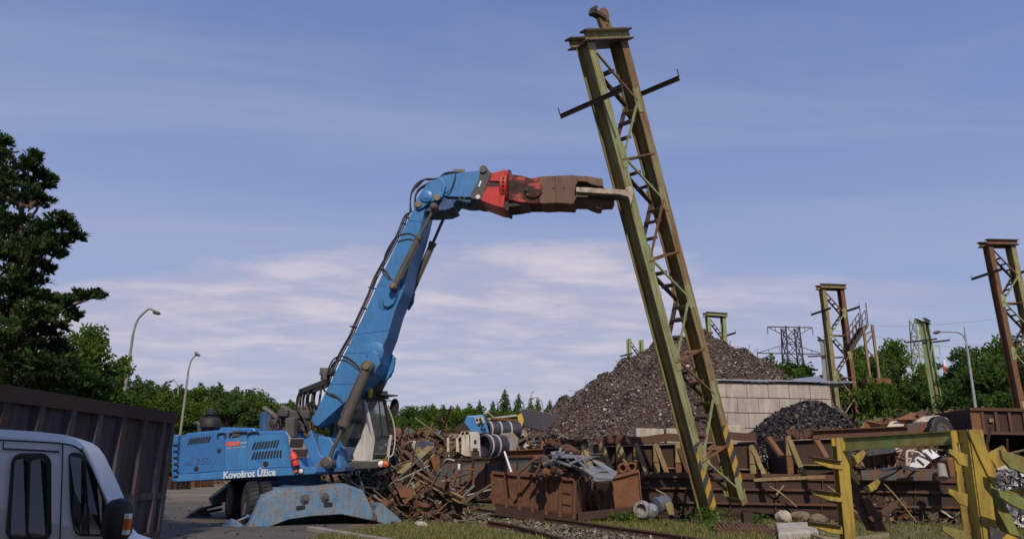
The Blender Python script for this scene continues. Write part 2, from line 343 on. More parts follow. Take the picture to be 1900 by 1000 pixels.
M['blackchips'] = islands('dark_turnings', [(0,(.016,.014,.016)),(.4,(.030,.025,.027)),(.7,(.05,.042,.042)),(.9,(.08,.065,.06)),(.98,(.28,.27,.28))], .5)
M['mixscrap'] = islands('mixed_scrap_metal', [(0,(.10,.045,.028)),(.2,(.055,.032,.024)),(.38,(.17,.075,.035)),(.5,(.13,.12,.06)),(.62,(.085,.06,.05)),(.74,(.035,.03,.03)),(.84,(.20,.13,.075)),(.91,(.16,.17,.17)),(.96,(.36,.33,.29)),(.99,(.10,.17,.26))], .8)
M['woodscrap'] = islands('tangled_scrap', [(0,(.13,.10,.06)),(.25,(.08,.05,.035)),(.45,(.17,.14,.07)),(.6,(.12,.06,.035)),(.75,(.05,.035,.03)),(.88,(.22,.18,.11)),(.96,(.26,.25,.22))], .85)
M['gravel'] = islands('ballast_stones', [(0,(.10,.08,.06)),(.4,(.17,.14,.11)),(.7,(.24,.20,.16)),(.93,(.36,.33,.28))], .95)
M['silver'] = islands('foil_scrap', [(0,(.30,.30,.31)),(.35,(.55,.55,.57)),(.6,(.12,.12,.13)),(.8,(.06,.05,.05))], .45, .2)
# ------------------------------------------------------------------ setting: ground
def ground_mat(name, cols, scale, rough=.95, bmp=.6, dark=None):
    m, nt, b = new_mat(name); vec = N(nt, 'ShaderNodeTexCoord').outputs['Object']
    n1 = noise(nt, vec, scale*.25, 6, .65, .4); n2 = noise(nt, vec, scale*2.5, 8, .7); n3 = noise(nt, vec, scale*14, 4, .7)
    f = math_n(nt, 'ADD', math_n(nt, 'MULTIPLY', n1, .55), math_n(nt, 'ADD', math_n(nt, 'MULTIPLY', n2, .3), math_n(nt, 'MULTIPLY', n3, .15)))
    c = ramp(nt, f, [(.36+.28*i/(len(cols)-1), q) for i, q in enumerate(cols)])
    if dark: c = mixc(nt, ramp(nt, n2, [(.56,0),(.68,.7)]), c, dark)
    L(nt, c, b.inputs['Base Color']); b.inputs['Roughness'].default_value = rough
    bump(nt, b, math_n(nt, 'ADD', n2, n3), bmp, .04); return m
M['soil'] = ground_mat('soil', [(.085,.065,.04),(.12,.095,.055),(.10,.10,.045),(.16,.125,.08),(.20,.165,.11)], 1.0)
M['asphalt'] = ground_mat('asphalt', [(.055,.055,.06),(.075,.07,.07),(.10,.085,.07),(.16,.13,.095)], .8, .9, .3)
M['yard'] = ground_mat('dusty_yard', [(.15,.12,.085),(.21,.17,.12),(.13,.105,.08),(.25,.20,.14)], .7, .95, .4)
b = MB(); b.add([(-900,-200,0),(900,-200,0),(900,2500,0),(-900,2500,0)], [(0,1,2,3)]); tag(b.build('ground', M['soil'], loc=(0,0,0)), None, None, kind='structure')
def flat(name, pts, z, mat):
    P = []
    for i, p in enumerate(pts):
        q = pts[(i+1) % len(pts)]; n = max(1, int((V(q)-V(p)).length/.5))
        for k in range(min(n, 60)):
            t = k/min(n,60); x = p[0]+(q[0]-p[0])*t; y = p[1]+(q[1]-p[1])*t; P.append((x+random.uniform(-.1,.1), y+random.uniform(-.1,.1), z))
    b = MB(); b.add(P, [list(range(len(P)))]); return tag(b.build(name, mat, loc=(0,0,0)), None, None, kind='structure')
def g2(px, py): p = G(px, py); return (p.x, p.y)
flat('yard_ground', [(-60,24),(-3.2,24.5),(-.5,30),(2,40),(4,70),(-70,95)], .004, M['yard'])
flat('asphalt_road', [(-25,2),(-1.9,2),g2(700,998),g2(655,980),g2(640,960),(-4.5,25),(-6,33),(-28,33)], .008, M['asphalt'])
# concrete kerb slab at the edge of the grass
kb = MB(); a, c = G(575,985), G(735,1012); kb.bar(a+V((0,0,.06)), c+V((0,0,.06)), .22, .12)
tag(kb.build('kerb_stone', M['lamppole'], bevel=.02), 'long low concrete kerb stone between the asphalt and the grass below the blue outrigger', 'kerb')
# ------------------------------------------------------------------ rails
def rail(pts, label):
    P = [G(*p) for p in pts]; P = [p+V((0,0,.0)) for p in P]
    b = MB()
    for p, q in zip(P, P[1:]):
        b.bar(p+V((0,0,.012)), q+V((0,0,.012)), .13, .02); b.bar(p+V((0,0,.07)), q+V((0,0,.07)), .02, .10); b.bar(p+V((0,0,.135)), q+V((0,0,.135)), .072, .034)
    return tag(b.build('rail', M['rust']), label, 'rail')
rail([(735,927),(790,934),(905,952.5),(1070,976),(1240,1001),(1400,1026)], 'rusty rail running from the scrap pile past the red skip to the yellow weeds')
rail([(905,975),(960,985),(1010,1000),(1100,1026)], 'shorter rusty rail half buried in gravel nearest the camera')
# ------------------------------------------------------------------ towers
HT = 15.6
def build_tower(name, label, H, mat, full=True, rot=None, loc=(0,0,0), cap=True, group='lattice crane columns', arms=True, mat2=None, stagz=0):
    t = thing(name, label, 'steel column', loc, group, rot); S = .79
    mat2 = mat2 or mat
    def lbuild(b, nm, m, par=t, **k): 
        me = b.build(nm, m, None, loc=(0,0,0), **k); me.parent = par; return me
    legs = []
    for sx in (-1, 1):
        b = MB(); x = sx*S
        b.box((x,0,H/2), (.018,.46,H)); b.box((x,.24,H/2), (.33,.022,H)); b.k = 1 if full else 0; b.box((x,-.24,H/2), (.34,.022,H)); b.k = 0
        lg = lbuild(b, 'leg', [mat if sx < 0 else mat2, M['tower_flange'] if sx < 0 else M['tower_rustflange']]); legs.append(lg)
        if full:
            h = MB(); h.box((x,-.254,1.55), (.336,.006,2.3)); lbuild(h, 'hazard_marking', M['hazard'], lg)
    step = 1.62; z = H-.35; side = -1; k = 0
    while z-step > .3:
        x0, x1 = side*(S-.12), -side*(S-.12)
        b = MB()
        b.bar((x0,-.25,z), (x1,-.25,z-step), .06, .055 if full else .08, (0,1,0)); b.k = 1; b.bar((x0,.25,z), (x1,.25,z-step), .06, .15, (0,1,0))
        for q in ((.36,.66) if full else (.3,.52,.74)):
            p = V((x0,0,z)).lerp(V((x1,0,z-step)), q); b.box(p, (.27,.5,.10) if full else (.2,.5,.06))
        lbuild(b, 'diagonal_brace', [M['tower_green'] if k % 3 else M['tower_rust'], M['tower_dark']])
        g = MB(); gx = -side*(S-.16); zz = z-step
        for y in (-.270, .262): g.prism([(gx-side*.20,y,zz-.36),(gx-side*.20,y,zz+.42),(gx+side*.06,y,zz+.42),(gx+side*.10,y,zz+.1),(gx+side*.10,y,zz-.14),(gx+side*.02,y,zz-.36)], (0,.010,0))
        g.prism([(gx-side*.10,-.25,zz-.40),(gx+side*.10,-.25,zz-.22),(gx+side*.10,.25,zz-.22),(gx-side*.10,.25,zz-.40)], (0,0,.02))
        lbuild(g, 'gusset_plate', M['tower_flange'])
        if side == 1:
            b = MB()
            for y in (-.25, .25): b.bar((-S,y,zz-.1), (S,y,zz-.1), .05, .06, (0,1,0))
            b.box((S*.45,0,zz-.1), (.34,.5,.06)); b.bar((-S+.1,-.24,zz-.1),(S-.1,.24,zz-.1),.07,.05)
            lbuild(b, 'cross_strut', M['tower_rust'])
        z -= step; side = -side; k += 1
    if cap:
        for y in (-.30, .36):
            b = MB(); b.ibeam((-S-.28,y,H+.17), (S+.28,y,H+.17), .24, .27, t=.02); b.k = 1; b.box((0,y,H+.325), (2*S+.62,.27,.05)); b.box((0,y,H+.02), (2*S+.6,.26,.035)); lbuild(b, 'cap_beam', [mat, M['tower_dark']])
        b = MB(); b.box((0,.03,H+.01), (2*S+.3,.42,.03)); lbuild(b, 'cap_plate', M['tower_dark'])
    if arms:
        az = H-1.75
        for x, y0, y1 in ((-S-.19, 1.6, -1.1), (S+.19, .35, -1.75)):
            b = MB(); b.ibeam((x,y0,az), (x,y1,az), .09, .15, t=.02)
            e = y0 if x < 0 else y1; b.tube((x,e,az+.05), (x,e,az+.28), .018)
            lbuild(b, 'cross_arm', M['tower_dark'])
    return t
# main tower: leaning to the left and towards the camera, held by the shear
P0 = G(1320, 973); YT = P0.y-4.4
P1 = PY(1086, 84, YT); u = (P1-P0).normalized(); HL = (P1-P0).length
Q = V((0,0,1)).rotation_difference(u) @ Quaternion((0,0,1), R(38))
Rm = Q.to_matrix(); Dm = Rm @ V((1,0,0)); Bm = Rm @ V((0,-1,0))
main = build_tower('lattice_column', 'tall yellow green lattice column leaning left in the grip of the shear, with hazard stripes at its feet', HL, M['tower'], True, Q, P0+Dm*.79, mat2=M['tower'])
b = MB()   # bent stub left on the cap
bs = V((.30,-.1,HL+.34)); b.bar(bs, bs+V((-.10,0,.50)), .46, .12, (0,1,0)); b.bar(bs+V((.05,.12,0)), bs+V((-.02,.12,.5)), .2, .22, (0,1,0))
b.lathe(bs+V((-.02,-.08,.56)), (0,1,0), [(0,0),(.20,0),(.20,.22),(0,.22)], 18); b.box(bs+V((0,0,.03)), (1.1,.5,.05)); b.k = 1
b.bar(bs+V((-.02,0,.42)), bs+V((-.52,0,.66)), .10, .26, (0,1,0)); b.bar(bs+V((-.52,0,.58)), bs+V((-.36,0,.78)), .10, .26, (0,1,0))
for q in ((-.02,.2),(.06,.32),(-.10,.36)): b.box(bs+V((q[0],-.07,q[1])), (.07,.02,.07))
o = b.build('torn_bracket', [M['tower_rustflange'], M['tower_dark']], None, loc=(0,0,0)); o.parent = main
def on_leg(py):    # point on the leg's axis seen at height py
    lo, hi = 0, HL
    for _ in range(40):
        m = (lo+hi)/2; p = P0+u*m-CP; y = 500-F*p.dot(CU)/p.dot(CF)
        if y > py: lo = m
        else: hi = m
    return P0+u*lo
CL = on_leg(357)
def far_tower(px, py, yaw, label, mat, cap=True, arms=True, full=False, lean=0, mat2=None, H=HT):
    d = ray(px, py); s = (H+.34-EYE)/d.z; p = CP+d*s
    q = Quaternion((0,1,0), R(-lean)) @ Quaternion((0,0,1), R(yaw))
    base = V((p.x+H*math.tan(R(lean)), p.y, 0))
    return build_tower('lattice_column', label, H, mat, full, q, base, cap, arms=arms, mat2=mat2)
far_tower(1852, 447, 8, 'standing lattice column with rusty red left leg at the right edge above the rusty container', M['tower_rust'], lean=2.5, mat2=M['tower'])
far_tower(1542, 529, 10, 'standing rusty yellow lattice column beside the end of the concrete block wall with the stair next to it', M['tower'], lean=1.5, mat2=M['tower_rust'])
far_tower(1713, 593, 48, 'slender pale yellow lattice column standing before dark trees right of the steel stair', M['tower_green'], lean=2.5)
far_tower(1327, 581, 14, 'lattice column whose capped top rises behind the summit of the brown scrap heap', M['tower_green'], lean=0)
far_tower(1178, 624, 22, 'bare topped lattice column pair standing behind the left slope of the brown scrap heap', M['tower_green'], cap=False)
far_tower(1527, 627, 60, 'distant narrow grey column with capped head just left of the rusty yellow column', M['galv'])
# steel stair beside the second tower
SY = 47.0
t = thing('steel_stair', 'rusty steel stair with handrail climbing to the right on thin posts', 'stair', (PY(1610,760,SY).x, SY, 0))
a, c = PY(1578,650,SY), PY(1608,604,SY); dy = V((0,.9,0)); b = MB()
for q in (V((0,0,0)), dy): b.bar(a+q, c+q, .06, .22)
b.build('stringer', M['tower_dark'], t)
b = MB()
for i in range(13): b.box(a.lerp(c, (i+.5)/13)+dy/2, (.26,.9,.04))
b.build('tread', M['tower_dark'], t)
b = MB()
for q in (V((0,0,0)), dy):
    b = MB(); b.tube(a+q+V((0,0,1)), c+q+V((0,0,1)), .03); b.tube(a+q+V((0,0,.55)), c+q+V((0,0,.55)), .02); b.tube(c+q+V((.1,0,0)), c+q+V((.1,0,1.5)), .03)
    for i in range(6): p = a.lerp(c, i/5)+q; b.tube(p, p+V((0,0,1)), .025)
    b.build('handrail', M['tower_dark'], t)
for x0, x1 in ((1602,1618),(1618,1638)):
    b = MB(); p = PY(x0,608 if x0<1610 else 602,SY); q = PY(x1,760,SY); q.x = p.x+.25; q.z = 0; b.bar(p, q, .14, .14)
    b.build('post', M['tower_rustflange'], t)
b = MB(); b.bar(PY(1603,622,SY), PY(1621,612,SY), .07,.07); b.bar(PY(1606,640,SY), PY(1621,618,SY), .07,.07); b.bar(PY(1609,648,SY), PY(1629,675,SY), .07,.07)
b.build('brace', M['tower_rust'], t)
b = MB(); b.box(PY(1626,708,SY), (1.5,.8,.35)); b.build('landing', M['tower_rust'], t)
# ------------------------------------------------------------------ lamps, pylons, wires
def lamp(pxt, pyt, h, head_px, label, mat, arm=1.4, style=0, r=.11):
    d = ray(pxt, pyt); p = CP+d*((h-EYE)/d.z); base = V((p.x, p.y, 0))
    t = thing('street_lamp', label, 'street lamp', base, 'street lamps along the yard')
    b = MB(); s = 1 if head_px > 0 else -1
    b.tube(base, base+V((0,0,h-1.3)), r, r*.6)
    if style == 0: b.path([base+V((0,0,h-1.35)), base+V((.12*s,0,h-.6)), base+V((.5*s,0,h-.1)), base+V((arm*.7*s,0,h)), base+V((arm*s,0,h-.12))], r*.5)
    else: b.tube(base+V((0,0,h-1.3)), base+V((0,0,h)), r*.5, r*.35); b.path([base+V((0,0,h-.9)), base+V((.3*s,0,h-.35)), base+V((arm*s,0,h-.3))], r*.4)
    b.build('pole', mat, t)
    b = MB(); hz = h-.18 if style == 0 else h-.32; b.lathe(base+V((arm*s,0,hz)), (s,0,-.25), [(0,-.15),(.07,-.13),(.10,0),(.10,.15),(.04,.27),(0,.28)], 12); b.build('lamp_head', M['grey'], t)
    return t
lamp(254, 573, 9.3, 1, 'tall curved lamp post at the left rising beside the big dark pine', M['lamppole'], 1.0)
lamp(354, 653, 9.3, 1, 'straight pale lamp post with a tiny head rising behind the blue excavator hood', M['lamppole'], .45)
lamp(334, 704, 9.0, -1, 'small far lamp post among the treetops just left of the pale one', M['galv'], .8)
lamp(1008, 737, 9.0, -1, 'very distant lamp post whose hooked head shows over the trees left of the scrap heap', M['galv'], 1.2)
lamp(1789, 607, 10.0, -1, 'pale grey lamp post with arm to the left between the right hand columns', M['galv'], 1.6, 1)
def lattice(b, p, q, w0, w1, n, r):
    p, q = V(p), V(q); C4 = []
    for i in range(n+1):
        t_ = i/n; c_ = p.lerp(q, t_); w_ = w0+(w1-w0)*t_
        C4.append([c_+V((sx*w_/2, sy*w_/2, 0)) for sx, sy in ((-1,-1),(1,-1),(1,1),(-1,1))])
    for i in range(n):
        for j in range(4):
            b.bar(C4[i][j], C4[i+1][j], r, r); b.bar(C4[i][j], C4[i+1][(j+1)%4], r*.6, r*.6); b.bar(C4[i][(j+1)%4], C4[i+1][j], r*.6, r*.6); b.bar(C4[i][j], C4[i][(j+1)%4], r*.6, r*.6)
def pylon(px, pytop, Y, arms, label, mat, w=(6,3.5), r=.3):
    top = PY(px, pytop, Y); base = V((top.x, Y, 0)); t = thing('power_pylon', label, 'pylon', base, 'power pylons on the horizon')
    b = MB(); lattice(b, base, top, w[0], w[1], 9, r); b.build('lattice_mast', mat, t)
    for (lx, rx, y0, hgt) in arms:
        b = MB(); p0 = PY(px, y0, Y); l_ = PY(lx, y0, Y); r_ = PY(rx, y0, Y); l_.z = r_.z = p0.z
        for q in (l_, r_):
            b.bar(q, p0, r*.9, r*.9); b.bar(q, p0-V((0,0,hgt)), r*.6, r*.6)
            for k in (.35,.7): m_ = q.lerp(p0, k); b.bar(m_, q.lerp(p0-V((0,0,hgt)), k), r*.4, r*.4)
            b.tube(q, q-V((0,0,2.2)), r*.35, n=6)
        b.build('cross_arm', mat, t)
    return t, top
pylon(1466, 607, 210, [(1424,1507,607,3.5),(1405,1528,656,-3)], 'dark wide armed power pylon above the green trees right of the scrap heap', M['grey'], (6.0,3.8), .32)
pylon(1703, 592, 170, [(1674,1742,640,3),(1676,1742,662,3),(1682,1742,690,3)], 'narrow greenish lattice pylon behind the slender yellow column', M['tower_green'], (5.5,2.6), .22)
for i, (x0,y0,x1,y1,Y,lab) in enumerate(((1507,607,1990,640,210,'power line running from the wide pylon top off to the right'),(1528,656,1990,690,210,'power line hanging under the wide pylon arm towards the right'),
        (1524,600,1990,566,150,'upper thin wire crossing the sky behind the right columns'),(1742,640,1990,625,170,'wire from the middle arm of the narrow pylon'),
        (1742,662,1990,660,170,'wire from the lower arm of the narrow pylon'),(1742,690,1990,690,170,'lowest wire from the narrow pylon'),(1528,660,1674,640,190,'wire between the two pylons'))):
    b = MB(); a, c = PY(x0,y0,Y), PY(x1,y1,Y); b.path([a, a.lerp(c,.25)-V((0,0,1.5)), a.lerp(c,.5)-V((0,0,2)), a.lerp(c,.75)-V((0,0,1.5)), c], .045, 4, 3)
    tag(b.build('power_line', M['galv']), lab, 'power line')
for px, py, lab in ((1727,657,'red and white banded chimney far behind the slender yellow column'),(1751,668,'second far chimney top just right of the first one')):
    p = PY(px, py, 420); t = thing('chimney', lab, 'chimney', (p.x,420,0))
    for k in range(6):
        z1 = p.z-k*3.5; b = MB(); b.tube((p.x,420,max(z1-3.5,0)), (p.x,420,z1), .9, .9, 16); b.build('band', M['stickred'] if k % 2 else M['white'], t)
# ------------------------------------------------------------------ trees
def rnd_dir():
    z = random.uniform(-1,1); a = random.uniform(0,2*pi); r = sqrt(1-z*z); return V((r*cos(a), r*sin(a), z))
def leafquad(b, p, s, asp=1.0, d=None):
    d = d or rnd_dir(); a = d.orthogonal().normalized(); a = Quaternion(d, random.uniform(0,6.28)) @ a; c = d.cross(a)
    s1 = s*random.uniform(.6,1.3); b.add([p-a*s1*asp, p-c*s1*.5+a*s1*.1, p+a*s1*asp, p+c*s1*.5], [(0,1,2,3)])
def tree_meshes(kind, H, W, nleaf, leaf, seed, blobs=None, lobes=16, base=.12):
    random.seed(seed); tr = MB(); cr = MB()
    tr.path([(0,0,0),(random.uniform(-.02,.02)*H,0,H*.35),(random.uniform(-.03,.03)*H,0,H*.7),(0,0,H*.93)], lambda t: max(.02,H*.018*(1-t*.9)), 7, 3)
    bl = []
    for i in range(lobes):
        if kind == 'conic': z = random.uniform(base,1); rr = (1-z)*W/2*random.uniform(.4,1)+.1; sr = H*.035+(1-z)*W*.13
        else:
            z = random.uniform(base+.08, .93); prof = sin(min(1,(z-base)/(1-base))*pi*.86+.25)**.7; rr = W/2*prof*random.uniform(.2,1.0); sr = W*random.uniform(.05,.13)
        a = random.uniform(0,2*pi); c = V((rr*cos(a), rr*sin(a), z*H)); bl.append((c, sr))
        tr.path([(0,0,max(.1,z-.16)*H), V((rr*cos(a)*.5, rr*sin(a)*.5, (z-.05)*H)), c], lambda t: H*.006*(1-t*.7), 5, 2)
    bl.append((V((0,0,H*.985)), W*.035)); bl.append((V((.03*W,0,H*.95)), W*.05)); bl.append((V((0,0,H*.90)), W*.10))
    tot = sum(r*r for c, r in bl)
    if kind == 'conic':
        f1, f2, f3 = [random.uniform(0,6.28) for _ in range(3)]
        for _ in range(nleaf):
            u_ = 1-sqrt(random.random()); u_ = u_*(1-base*.3)+base*.3; a = random.uniform(0,6.28)
            lob = .70+.22*sin(3*a+u_*19+f1)+.20*sin(5*a-u_*31+f2)+.12*sin(u_*60+f3)
            rr = W/2*(1-u_)**.78*lob*random.random()**.4*1.25+random.random()*.12
            d = V((cos(a),sin(a),.4)); leafquad(cr, V((rr*cos(a), rr*sin(a), u_*H+rr*.12)), leaf, 1.0, (d+rnd_dir()*1.1).normalized())
        return tr, cr
    for c, r in bl:
        for _ in range(int(nleaf*r*r/tot)):
            d = rnd_dir(); k = random.random()**.35
            p = c+V((d.x*r*k, d.y*r*k, d.z*r*k*(.8 if kind != 'birch' else 1.5)))
            if p.z < .03*H: p.z = .03*H+random.random()*.1*H
            if kind == 'birch' : leafquad(cr, p, leaf, 1.2, V((random.uniform(-1,1),random.uniform(-1,1),random.uniform(-.3,.3))).normalized())
            else: leafquad(cr, p, leaf, 1.0, (d+rnd_dir()*1.1).normalized())
    return tr, cr
TREES = {}
def make_tree_source(key, kind, leafm, H, W, n, leaf, seed, lobes=16, base=.1):
    tr, cr = tree_meshes(kind, H, W, n, leaf, seed, lobes=lobes, base=base)
    t = tr.build('trunk', M['bark'], None, loc=(0,0,0)); c = cr.build('crown', LEAF[leafm], None, loc=(0,0,0))
    TREES[key] = (t, c, H, t.data, c.data); 
    bpy.data.objects.remove(t); bpy.data.objects.remove(c)
make_tree_source('round1','round','green',10,8,13000,.14,11,75)
make_tree_source('round2','round','green',10,7,13000,.14,12,80)
make_tree_source('round3','round','pale',10,6.4,11000,.13,13,65)
make_tree_source('deep1','round','deep',10,9,13000,.15,14,80,.05)
make_tree_source('deep2','round','deep',10,8,13000,.15,15,85,.05)
make_tree_source('conic1','conic','green',10,5,10000,.13,16,80)
make_tree_source('conic2','conic','deep',10,4.4,10000,.13,17,80)
make_tree_source('birch1','birch','birch',10,5.5,9000,.13,18,60)
make_tree_source('birch2','birch','pale',10,4.6,8000,.12,19,50)
make_tree_source('bush','round','birch',3.2,3.6,9000,.075,20,70,.0)
make_tree_source('poplar','birch','green',10,3.4,5500,.18,21,50)
NAMES = {'round':'broadleaf_tree','deep':'broadleaf_tree','conic':'conifer_tree','birch':'birch_tree','bush':'shrub','poplar':'poplar_tree'}
random.seed(5)
def tree(key, px, pytop, Y, label, group=None, wide=1.0):
    _,_,H,tm,cm = TREES[key]; p = PY(px, pytop, Y); k = max(p.z,1.0)/H
    base = V((p.x, Y, 0)); nm = NAMES[key.rstrip('0123456789')]
    t = thing(nm, label, 'shrub' if key == 'bush' else 'tree', base, group); t.rotation_euler = (0,0,random.uniform(0,6.28)); t.scale = (k*wide,k*wide,k)
    for n, me in (('trunk', tm), ('crown', cm)):
        o = bpy.data.objects.new(n, me); COL.objects.link(o); o.parent = t
    return t
GL, GM, GR = 'trees of the left tree line', 'trees of the middle tree line', 'trees of the right tree line'
LAB = {'round1':'bushy green tree','round2':'full leafy green tree','round3':'pale loose green tree','deep1':'dark green broad tree','deep2':'dark leafy tree','conic1':'pointed green conifer','conic2':'dark pointed conifer','birch1':'light hanging birch','birch2':'thin pale birch','poplar':'slim upright tree'}
# left line, individually described
for key, px, py, Y, w_, wh in (
  ('birch1',172,606,34,1.0,'hanging birch top right of the big pine'),('deep1',128,640,33,1.2,'bushy tree tucked under the big pine'),('birch2',205,672,58,.9,'pale thin tree between the pine and the curved lamp'),
  ('round3',255,695,62,1.1,'loose tree just right of the curved lamp post'),('deep2',165,690,30,1.2,'leafy tree above the dark container'),('deep2',90,640,30,1.2,'dark tree behind the pine trunk'),
  ('round1',285,708,66,1.1,'bushy tree right of the curved lamp'),('round2',240,728,58,1.5,'low leafy tree above the container end'),('conic1',310,707,60,1.3,'pointed tree left of the pale lamp'),
  ('round1',335,714,72,1.1,'bushy tree behind the pale lamp'),('round2',372,710,74,1.1,'leafy tree right of the pale lamp'),('birch2',408,710,70,1.2,'pale tree above the black air intake'),
  ('round3',428,735,62,1.2,'pale loose tree over the blue hood'),('deep1',440,718,76,1.0,'dark round tree above the hood middle'),('round1',466,726,70,1.0,'bushy tree above the hood front'),
  ('round2',320,748,64,1.5,'low leafy tree behind the hood rear'),('round1',390,742,66,1.3,'bushy tree behind the air intake'),('deep2',470,750,64,1.3,'dark low tree behind the hood'),
  ('round2',505,738,66,1.1,'leafy tree behind the engine pipes'),('round1',540,742,68,1.2,'bushy tree left of the hose arc'),('round2',575,745,70,1.1,'leafy tree behind the hydraulic hoses'),('deep1',520,760,60,1.2,'dark low tree behind the engine pipes'),
  ('round2',608,752,75,1.2,'leafy tree behind the boom foot'),('round1',640,752,75,1.2,'bushy tree behind the cab window'),('round1',205,742,56,1.6,'bushy low tree behind the container')):
    tree(key, px, py, Y, LAB[key]+', '+wh, GL, w_)
for key, px, py, Y, w_, wh in (
  ('conic1',722,752,85,1.0,'beside the cab handrail'),('round1',738,768,75,1.1,'low beside the cab'),('deep1',764,756,80,1.15,'standing alone right of the cab'),('conic1',803,748,95,.9,'highest of the clump left of the blue scrap tank'),
  ('round1',822,752,80,1.3,'in the clump over the white scrap housing'),('conic1',850,750,90,1.0,'in the clump above the white scrap'),('round2',870,748,85,1.1,'behind the blue perforated scrap box'),('conic1',890,742,95,.8,'with a sharp tip behind the blue box'),
  ('conic2',915,742,110,.9,'right of the sharp tip'),('conic2',937,722,115,1.1,'tallest dark point in the middle'),('conic1',962,730,115,1.0,'green point right of the tallest dark one'),('conic1',985,742,120,1.1,'small point among the middle trees'),
  ('conic1',998,738,120,.9,'small point above the brown scrap'),('conic1',1020,742,120,1.1,'near the distant lamp head'),('conic2',1045,738,120,1.1,'near the foot of the scrap heap'),('round1',1065,745,115,1.0,'touching the heap slope'),('poplar',1112,695,120,1.1,'poking out behind the left slope of the heap'),
  ('round1',785,775,75,1.2,'low between the cab and the clump'),('round2',905,765,95,1.3,'low behind the blue box'),('round1',950,762,100,1.4,'low behind the dark tanks'),('round2',1005,764,100,1.4,'low behind the brown dust slope'),('round2',745,785,62,1.0,'low shrubby one right of the cab'),('conic1',835,765,78,1.4,'low in the clump')):
    tree(key, px, py, Y, LAB[key]+', '+wh, GM, w_)
random.seed(77)
MIDWH = ['right beside the cab mirror','just right of the cab handrail','under the round tree right of the cab','right of the round dark tree','left of the white scrap clump','over the cream tub','over the torn white housing left edge','over the torn white housing','left of the blue box','over the brown hopper','right above the blue box','over the bars on the drum','left of the yellow fitting','over the speckled sheet left corner','over the speckled sheet','right of the speckled sheet','near the heap slope foot','touching the heap foot']
for i, px in enumerate(range(728, 1070, 19)):
    key = ('round1','round2','conic1','deep1')[i % 4]; py = 764+random.uniform(-6,6)-(6 if 790 < px < 880 else 0)
    tree(key, px, py, 88+random.uniform(-6,8), 'lower green tree of the middle line, '+MIDWH[i], GM, 1.5)
for key, px, py, Y, w_, wh in (
  ('conic1',1428,655,95,1.5,'left below the wide pylon'),('deep2',1462,668,90,1.3,'right under the wide pylon'),('deep1',1500,690,85,1.0,'behind the block wall end'),('round2',1525,695,85,1.0,'left of the rusty yellow column'),
  ('birch1',1592,645,82,.8,'behind the steel stair'),('birch2',1628,652,80,.8,'right of the steel stair posts'),('birch1',1655,632,84,.8,'tall and hanging between stair and slender column'),('deep2',1600,700,84,1.0,'low behind the stair'),('deep2',1680,700,86,1.0,'at the foot of the greenish pylon'),
  ('deep1',1650,712,80,1.2,'behind the bright shrub'),('deep2',1725,692,88,1.0,'behind the slender yellow column'),('round3',1795,640,84,1.1,'pale crowned behind the grey lamp post'),('deep1',1765,682,86,1.0,'between column and lamp post'),('deep2',1812,668,58,1.1,'behind the lamp post'),
  ('deep1',1850,665,56,1.1,'left of the right edge column'),('birch1',1862,625,70,1.0,'high beside the right edge column'),('deep2',1890,655,55,1.2,'behind the right edge column'),('deep1',1930,640,58,1.2,'just outside the right edge'),('deep2',1740,722,82,1.4,'low and dark behind the wrecked trailer'),('deep1',1810,725,52,1.5,'low and dark above the rusty container'),
  ('deep2',1870,720,52,1.4,'low and dark at the right edge'),('deep1',1690,728,80,1.4,'low and dark right of the bright shrub'),('deep2',1555,712,84,1.0,'behind the block wall column'),('conic1',1448,672,100,1.1,'filling the gap right of the heap')):
    tree(key, px, py, Y, LAB[key]+', '+wh, GR, w_)
tree('bush', 1618, 704, 37, 'bright green leafy shrub growing beside the dark turnings pile', None, .5)
